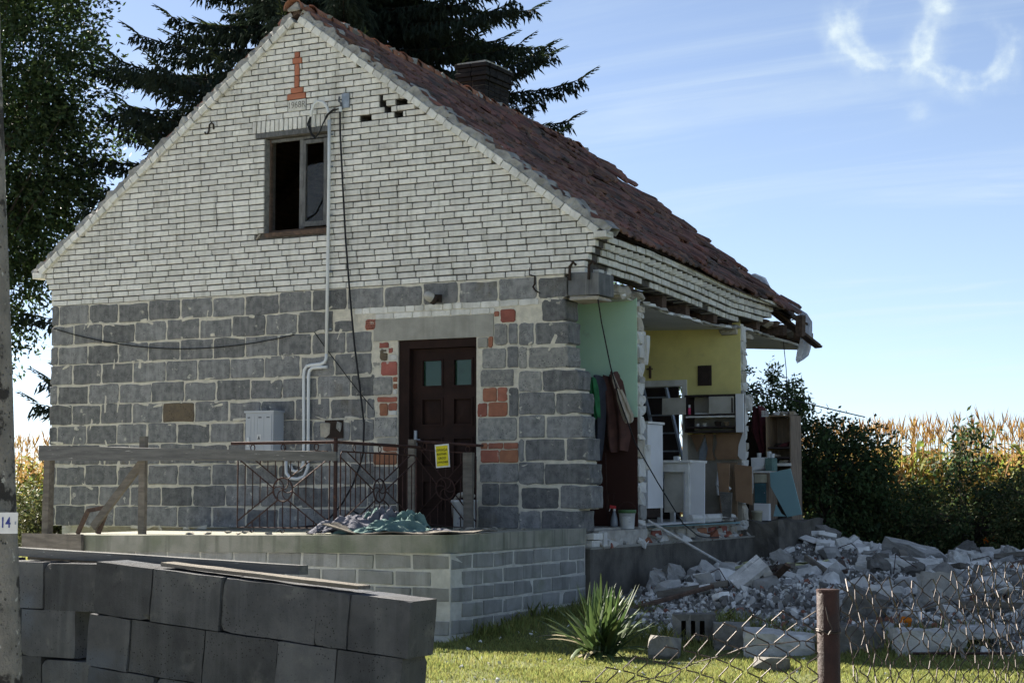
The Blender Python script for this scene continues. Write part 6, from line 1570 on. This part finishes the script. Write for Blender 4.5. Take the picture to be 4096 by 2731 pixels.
# ---- spruce behind the house
def spruce(label, base, H, rmax, zlo, zhi, seed):
    g = np.random.default_rng(seed); o = thing('spruce_tree', label, 'tree', base); B = np.array(base)
    MB().tube([B + (0, 0, z) for z in np.linspace(0, H, 8)], [max(.03, .36 * (1 - z / H)) for z in np.linspace(0, H, 8)], 10).build('trunk', 'bark', o, True)
    seg0, seg1, sw_, tip0, tip1, tw = [], [], [], [], [], []; br = MB()
    z = zlo
    while z < zhi:
        nb = g.integers(5, 8); a0 = g.uniform(0, 6.28)
        for b in range(nb):
            a = a0 + 6.283 * b / nb + g.normal(0, .18); Lb = rmax * (1 - (z - zlo * .5) / H) ** .8 * g.uniform(.72, 1.12)
            d = np.array([math.cos(a), math.sin(a), 0]); sd = np.array([-d[1], d[0], 0]); zz = z + g.uniform(-.15, .15)
            def bp(t): return B + d * Lb * t + np.array([0, 0, zz + Lb * (.10 * t - .42 * t ** 2 + .30 * t ** 3.5)])
            ts = np.linspace(0, 1, 8); br.tube([bp(t) for t in ts], [.045 * (1 - .85 * t) for t in ts], 4, False)
            ntw = int(Lb * 20)
            for k in range(ntw):
                t = .12 + .88 * (k + g.uniform(0, 1)) / ntw; p = bp(t); s_ = 1 if k % 2 else -1
                ll = (.55 * (1 - t) + .16) * g.uniform(.6, 1.2) * min(1.4, Lb / 3.4)
                dv = d * g.uniform(.35, .8) + sd * s_ * g.uniform(.5, 1.0); dv /= np.linalg.norm(dv)
                mid = p + dv * ll * .6 + np.array([0, 0, -.10 * ll]); e = p + dv * ll + np.array([0, 0, -ll * g.uniform(.25, .7)])
                seg0 += [p, mid]; seg1 += [mid, e]; sw_ += [.055, .05]
                for q in range(int(ll * 15) + 3):           # drooping side shoots
                    u = g.uniform(.1, 1); c = p + (e - p) * u; l2 = g.uniform(.10, .24)
                    e2 = c + (dv * g.uniform(.1, .9) + sd * g.normal(0, .35) + d * g.normal(0, .25)) * l2 * .8 + np.array([0, 0, -l2 * g.uniform(.3, .95)])
                    seg0.append(c); seg1.append(e2); sw_.append(.042)
                if t > .55 and g.random() < .5:             # upright young shoots near the tip
                    l3 = g.uniform(.12, .25); tip0.append(p); tip1.append(p + d * l3 * .8 + sd * s_ * l3 * .5 + np.array([0, 0, l3 * .35])); tw.append(.04)
            tip = bp(1.0); tip0.append(tip - d * .05); tip1.append(tip + d * .38 + np.array([0, 0, .24])); tw.append(.05)
            for k in range(7):
                c = tip + (d * .34 + np.array([0, 0, .2])) * k / 7; s_ = 1 if k % 2 else -1
                tip0.append(c); tip1.append(c + d * .10 + sd * s_ * .12 * (1 - k / 9) + np.array([0, 0, .02])); tw.append(.032)
        z += .25
    V, F = blades(np.array(seg0), np.array(seg1), np.array(sw_)); cr = mkobj('crown', np_mesh('crown', V, F), 'spruce', o); tag(cr, kind='stuff')
    V, F = blades(np.array(tip0), np.array(tip1), np.array(tw)); tag(mkobj('young_shoots', np_mesh('young_shoots', V, F), 'spruce_light', o), kind='stuff')
    br.build('branches', 'bark', o)
    return len(seg0)
def at(px, D, z):
    """ground point px metres right of the lens axis at depth D"""
    r = Vector((math.cos(YAW), math.sin(YAW), 0)); f_ = Vector((-math.sin(YAW), math.cos(YAW), 0)); p = Vector((cam.location.x, cam.location.y, 0)) + f_ * D + r * px
    return (p.x, p.y, z)
spruce('tall dark spruce rising behind the roof ridge', at(-3.3, 34, .3), 25, 6.1, 3.0, 15.0, 5)

# ---- leafy trees and bushes
def leafy(name, label, base, blobs, nleaf, leaf, mat, seed, trunk=None, cat='tree', group=None, limb=True, spread=.34, droop=.3, wd=.5, mat2=None):
    """blobs: (dx,dy,z,rx,ry,rz); leaves gathered on twigs inside them"""
    g = np.random.default_rng(seed); o = thing(name, label, cat, base, group); B = np.array(base); tips = []; wts = np.array([b[3] * b[4] * b[5] for b in blobs]) ** .75; wts /= wts.sum()
    for b, w in zip(blobs, wts):
        n = max(6, int(nleaf * w / 36)); dd = unit(g.normal(size=(n, 3))); rr = g.uniform(.25, 1, (n, 1)) ** .5
        rr *= 1 + .22 * np.sin(dd[:, :1] * 5 + seed) * np.sin(dd[:, 2:3] * 6 + dd[:, 1:2] * 4)
        tips.append(B + np.array(b[:3]) + dd * rr * np.array(b[3:6]))
    tips = np.concatenate(tips); k = nleaf // len(tips)
    out = unit(tips - (B + np.array([0, 0, np.mean([b[2] for b in blobs])])) + g.normal(0, .4, tips.shape))
    C = np.repeat(tips, k, 0) + np.repeat(out, k, 0) * g.uniform(-.5, .5, (len(tips) * k, 1)) * spread + g.normal(0, spread * .33, (len(tips) * k, 3))
    D = np.repeat(out, k, 0) * .6 + g.normal(0, .7, C.shape)
    V, F = leaf_quads(C, leaf, wd, D, droop); cr = mkobj('crown', np_mesh('crown', V, F), mat, o); tag(cr, kind='stuff')
    if mat2: cr.data.materials.append(MATS[mat2]); cr.data.polygons.foreach_set('material_index', (g.random(len(F)) < .35).astype(np.int32))
    if trunk:
        m = MB(); r0, top = trunk; m.tube([B + (0, 0, z) for z in np.linspace(-.1, top, 6)], [r0 * (1 - .6 * i / 5) for i in range(6)], 8, False)
        for q in g.choice(len(tips), min(len(tips), 46), False):
            s_ = B + np.array([0, 0, top * g.uniform(.45, 1)]); e = tips[q]; md = (s_ + e) / 2 + np.array([0, 0, .15]) ; m.tube([s_, md, e], [r0 * .3, r0 * .16, .006], 4, False)
        m.build('trunk', 'bark', o)
    return o
T0 = at(-10.95, 33.5, .3)
leafy('broadleaf_tree', 'tall dark broadleaf tree at the edge beyond the house', T0,
    [(0, 0, 9.9, 2.9, 2.5, 2.3), (1.0, .2, 7.8, 2.2, 2.3, 1.7), (1.4, .6, 9.2, 1.7, 1.7, 1.5), (.3, 0, 5.9, 2.2, 2.1, 1.6), (.6, .3, 12.0, 2.6, 2.5, 1.8), (1.3, .6, 6.2, 1.4, 1.4, 1.0), (.6, .2, 4.2, 1.15, 1.0, .9), (2.0, .8, 7.4, 1.15, 1.0, .9)], 82000, .12, 'leaf', 21, (.22, 6.5), spread=.40, wd=.46)
leafy('distant_tree', 'leafy tree seen through the kitchen doorway', at(2.9, 41, .3), [(0, 0, 4.2, 2.2, 2.0, 2.0), (.4, 0, 5.8, 1.6, 1.5, 1.4)], 5000, .16, 'leaf', 8, (.15, 4), mat2='leaf_olive')
leafy('bush', 'big dark bush behind the wardrobe at the end of the house', at(5.05, 28.0, .35), [(0, 0, 1.2, 1.0, 1.2, 1.1), (-.5, .3, 1.9, .8, .8, .75), (.35, 0, 1.7, .75, .8, .8), (-.75, .4, 2.4, .55, .5, .5), (.75, -.1, .8, .6, .7, .8)], 17000, .085, 'leaf_bush', 31, (.06, 1.2), 'bush', 'bushes along the cornfield', spread=.22, mat2='leaf_bush')
leafy('bush', 'low olive bush in front of the corn', at(7.1, 27.0, .35), [(0, 0, .8, 1.2, 1.0, .8), (-.6, 0, .6, .8, .8, .6), (.9, .2, .9, 1.0, .9, .75)], 12000, .075, 'leaf_bush', 32, (.05, .8), 'bush', 'bushes along the cornfield', spread=.2, mat2='leaf_olive')
leafy('bush', 'broad grey green bush at the edge of view before the corn', at(8.5, 25.5, .35), [(0, 0, 1.0, 1.2, 1.0, 1.0), (.6, 0, 1.5, .9, .8, .7), (-.8, 0, .7, .8, .8, .65)], 13000, .065, 'leaf_olive', 33, (.05, .9), 'bush', 'bushes along the cornfield', spread=.2, mat2='leaf_bush')
leafy('bush', 'pale loose shoots rising above the wardrobe', at(4.35, 29.5, .35), [(0, 0, 2.7, .8, .6, .55), (-.3, 0, 2.2, .7, .6, .5), (.5, 0, 2.9, .22, .25, .7), (-.45, .1, 3.05, .15, .2, .5), (.05, .1, 3.1, .12, .15, .75)], 3600, .09, 'leaf_bush', 34, (.03, 2.2), 'bush', 'bushes along the cornfield', spread=.2, wd=.4)
leafy('bush', 'dark shade bush low between the house and the corn', at(6.0, 29.5, .35), [(0, 0, .7, 1.5, .9, .9), (1.2, 0, .5, 1.2, .9, .6), (2.6, .3, .5, 1.2, .9, .7)], 12000, .085, 'leaf_bush', 35, (.05, .8), 'bush', 'bushes along the cornfield', spread=.22)
leafy('sapling', 'slender walnut sapling standing in front of the corn', at(7.35, 28.6, .35), [(0, 0, 1.85, .34, .34, .28), (.22, 0, 2.1, .28, .28, .12), (-.22, 0, 1.7, .3, .3, .12), (.1, 0, 2.25, .2, .2, .1), (.3, 0, 1.75, .3, .3, .12)], 520, .13, 'leaf_bush', 36, (.018, 2.0), 'sapling', None, spread=.25, wd=.36)
leafy('bush', 'sunlit pale bush beside the far corner of the porch', at(-9.0, 33, .3), [(0, 0, .9, .6, .6, .6), (.3, 0, .5, .6, .6, .5)], 3500, .085, 'leaf_olive', 37, (.04, .7), 'bush', None, spread=.2)
leafy('dark_hedge', 'low dark hedge across the far lawn', at(-9.4, 37, .3), [(-1.6, 0, .75, 1.5, .7, .55), (0, 0, .75, 1.5, .7, .5), (1.4, 0, .7, 1.5, .7, .5)], 8000, .09, 'leaf', 38, (.05, .5), 'hedge', None, spread=.2)

# ---- maize
def maize(name, label, spots, seed):
    g = np.random.default_rng(seed); st, lf = MB(), []; dry = []
    P0, P1, W_ = [], [], []; strips = {0: [], 1: []}
    for (x, y) in spots:
        h = g.uniform(2.05, 2.45); z0 = gz(x, y) if abs(x) < 30 else .35; lean = g.normal(0, .07, 2); dryness = g.random()
        def sp(t): return np.array([x + lean[0] * t * t, y + lean[1] * t * t, z0 + h * t])
        P0 += [sp(0), sp(.5)]; P1 += [sp(.5), sp(1.0)]; W_ += [.05, .035]
        for k in range(4):
            a = g.uniform(0, 6.28); P0.append(sp(.97)); P1.append(sp(1.0) + np.array([math.cos(a) * .10, math.sin(a) * .10, .22 * g.uniform(.5, 1.2)])); W_.append(.022)
        nl = 10; a0 = g.uniform(0, 6.28)
        for k in range(nl):
            t = .12 + .78 * k / nl + g.uniform(-.03, .03); a = a0 + (k % 2) * 3.14 + g.normal(0, .45); ll = g.uniform(.45, .85) * (1 - .3 * abs(t - .45)); d = np.array([math.cos(a), math.sin(a), 0]); s_ = np.array([-d[1], d[0], 0]); p = sp(t); up = g.uniform(.25, .6); wv = g.uniform(.03, .048)
            pts = [p + d * ll * u + np.array([0, 0, ll * (up * 1.6 * u - (up + .75) * u ** 2.2)]) for u in (0, .25, .5, .75, 1.0)]
            isdry = 1 if (g.random() < (.22 + .45 * dryness + (.40 if t > .74 else 0) + (.25 if t < .3 else 0)) * .72) else 0
            ww = [wv * .7, wv, wv * .95, wv * .6, .003]
            for i in range(4): strips[isdry].append([pts[i] - s_ * ww[i], pts[i] + s_ * ww[i], pts[i + 1] + s_ * ww[i + 1] + np.array([0, 0, .01]), pts[i + 1] - s_ * ww[i + 1]])
    o = thing(name, label, 'corn', (spots[0][0], spots[0][1], .3)); o['kind'] = 'stuff'
    V, F = blades(np.array(P0), np.array(P1), np.array(W_)); mkobj('stalks', np_mesh('stalks', V, F), 'corn_dry', o)
    for k, m_ in ((0, 'corn_green'), (1, 'corn_dry')):
        V = np.array(strips[k]).reshape(-1, 3); mkobj('leaves', np_mesh('leaves', V, np.arange(len(V)).reshape(-1, 4)), m_, o)
sp_ = []
for row in range(10):
    yy = 13.3 + row * .62
    x = 3.0
    while x < 17: sp_.append((x + rng.gauss(0, .04), yy + rng.gauss(0, .07) - .1 * (x - 8) * 0)); x += .13 if row < 4 else .22
maize('cornfield', 'ripening cornfield beyond the bushes', sp_, 51)
sp_ = []
for row in range(8):
    yy = 13.3 + row * .72; x = -17.0
    while x < -8.5: sp_.append((x + rng.gauss(0, .04), yy + rng.gauss(0, .07))); x += .2
maize('cornfield', 'golden corn glimpsed between the pole and the house', sp_, 52)

# ---- yucca
yu = thing('yucca', 'spiky yucca plant at the porch corner', 'yucca', (9.35, -3.25, .2)); g = np.random.default_rng(61)
for i in range(125):
    a = g.uniform(0, 6.28); el = R(g.uniform(28, 84)) if i < 105 else R(g.uniform(-5, 25)); ll = g.uniform(.5, .78) * (.8 if el < .4 else 1); wv = g.uniform(.018, .028)
    d = np.array([math.cos(a) * math.cos(el), math.sin(a) * math.cos(el), math.sin(el)]); s_ = np.array([-math.sin(a), math.cos(a), 0]); nrm_ = np.cross(s_, d)
    b = np.array([9.35 + g.normal(0, .07), -3.25 + g.normal(0, .07), gz(9.35, -3.25) + g.uniform(0, .08)]); bend = g.uniform(.02, .16) * (3.2 if el < .5 else 1); v, f = [], []; ks = 6
    for k in range(ks + 1):
        t = k / ks; c = b + d * ll * t + np.array([0, 0, -bend * t ** 2.5]); ww = wv * min(1, .6 + t * 2) * (1 - t ** 3) + .0012; v += [c - s_ * ww + nrm_ * ww * .45, c, c + s_ * ww + nrm_ * ww * .45]
    for k in range(ks): f += [(3 * k, 3 * k + 1, 3 * k + 4, 3 * k + 3), (3 * k + 1, 3 * k + 2, 3 * k + 5, 3 * k + 4)]
    mkobj('leaf', mkmesh('leaf', v, f, True), 'yucca_dry' if i > 117 else 'yucca', yu)
# ---- marigolds beside the rubble
for i, (x, y) in enumerate(((10.0, 9.1), (10.1, 9.25), (11.3, 6.9), (11.5, 7.0), (11.9, 7.0))):
    mg = thing('marigold_flower', 'orange marigold flower at the back of the rubble', 'flower', (x, y, .4), 'marigolds behind the rubble'); h = .45
    MB().tube([(x, y, gz(x, y)), (x, y, gz(x, y) + h)], .006, 4).build('stem', 'leaf_bush', mg)
    c = np.tile(np.array([[x, y, gz(x, y) + h]]), (26, 1)); V, F = leaf_quads(c, .055, .5); mkobj('petals', np_mesh('petals', V, F), 'marigold', mg)
# ---- grass
def grass(name, label, n, region, keep, h=(.03, .075), w=.005):
    g = np.random.default_rng(n); x = g.uniform(region[0], region[1], n); y = g.uniform(region[2], region[3], n); k = np.array([keep(a, b) for a, b in zip(x, y)]); x, y = x[k], y[k]
    z = np.array([gz(a, b) for a, b in zip(x, y)]); B = np.stack([x, y, z - .005], 1); a = g.uniform(0, 6.28, len(x)); hh_ = g.uniform(*h, len(x)) * (1 + .6 * np.sin(x * 3 + y * 2) * np.sin(y * 3.3)); s_ = np.stack([np.cos(a), np.sin(a), 0 * a], 1) * w * g.uniform(.6, 1.4, (len(x), 1))
    ln = g.normal(0, .35, (len(x), 2)) * hh_[:, None]; T_ = B + np.stack([ln[:, 0], ln[:, 1], hh_], 1); Mi = B + np.stack([ln[:, 0] * .35, ln[:, 1] * .35, hh_ * .6], 1)
    V = np.stack([B - s_, B + s_, Mi + s_ * .8, T_, Mi - s_ * .8], 1).reshape(-1, 3); F = np.arange(len(V)).reshape(-1, 5)
    tag(mkobj(name, np_mesh(name, V, F), 'grass'), label, 'grass', kind='stuff')
grass('grass', 'short sunlit grass in front of the porch and rubble', 190000, (6.7, 14.5, -8.0, -.2), lambda x, y: (x > 7.68 or y < -3.05) and hh(x, y) < .12 and not (x < 6.7 and y < -3) and (math.sin(x * 2.1 + 1.3 * math.sin(y * 1.7)) * math.sin(y * 2.7 + x * .8) > -.45 or rng.random() < .25), (.015, .05), .0042)
grass('tall_grass', 'taller unmown grass along the foot of the porch and rubble', 16000, (7.68, 12.5, -3.4, -.1), lambda x, y: (x < 8.0 + .25 * math.sin(y * 5) or (hh(x, y) > .0 and hh(x, y) < .09)), (.05, .14), .005)
grass('far_grass', 'grass of the far lawn beside the porch', 24000, (-9, 2.1, -3, 9), lambda x, y: x < -.4 or y < -.3, (.05, .11), .009)
for i in range(5):
    tag(MB().tube(catenary((-60 + 0 * i, 40, 9.5 + i * .35), (-2, 26, 4.6 + i * .42), .5), .012, 4).build('power_line', 'black_cable'), 'thin power line crossing the sky beside the house', 'power line', 'power lines') if i in (0, 1) else None

ls = MB()
for i in range(150):
    x, y = rng.uniform(7.8, 13.5), rng.uniform(-6.5, -1.6)
    if hh(x, y) > .05: continue
    va, fa = small['rubble_gray'][0][i % 8]; s_ = rng.uniform(.015, .05); ro = Euler((rng.uniform(0, 6), rng.uniform(0, 6), 0)).to_matrix()
    ls.add([ro @ (Vector(p) * s_) + Vector((x, y, gz(x, y) + .012)) for p in va], fa)
tag(ls.build('scattered_gravel', 'rubble_pale'), 'small stones and plaster crumbs scattered on the grass', 'gravel', kind='stuff')
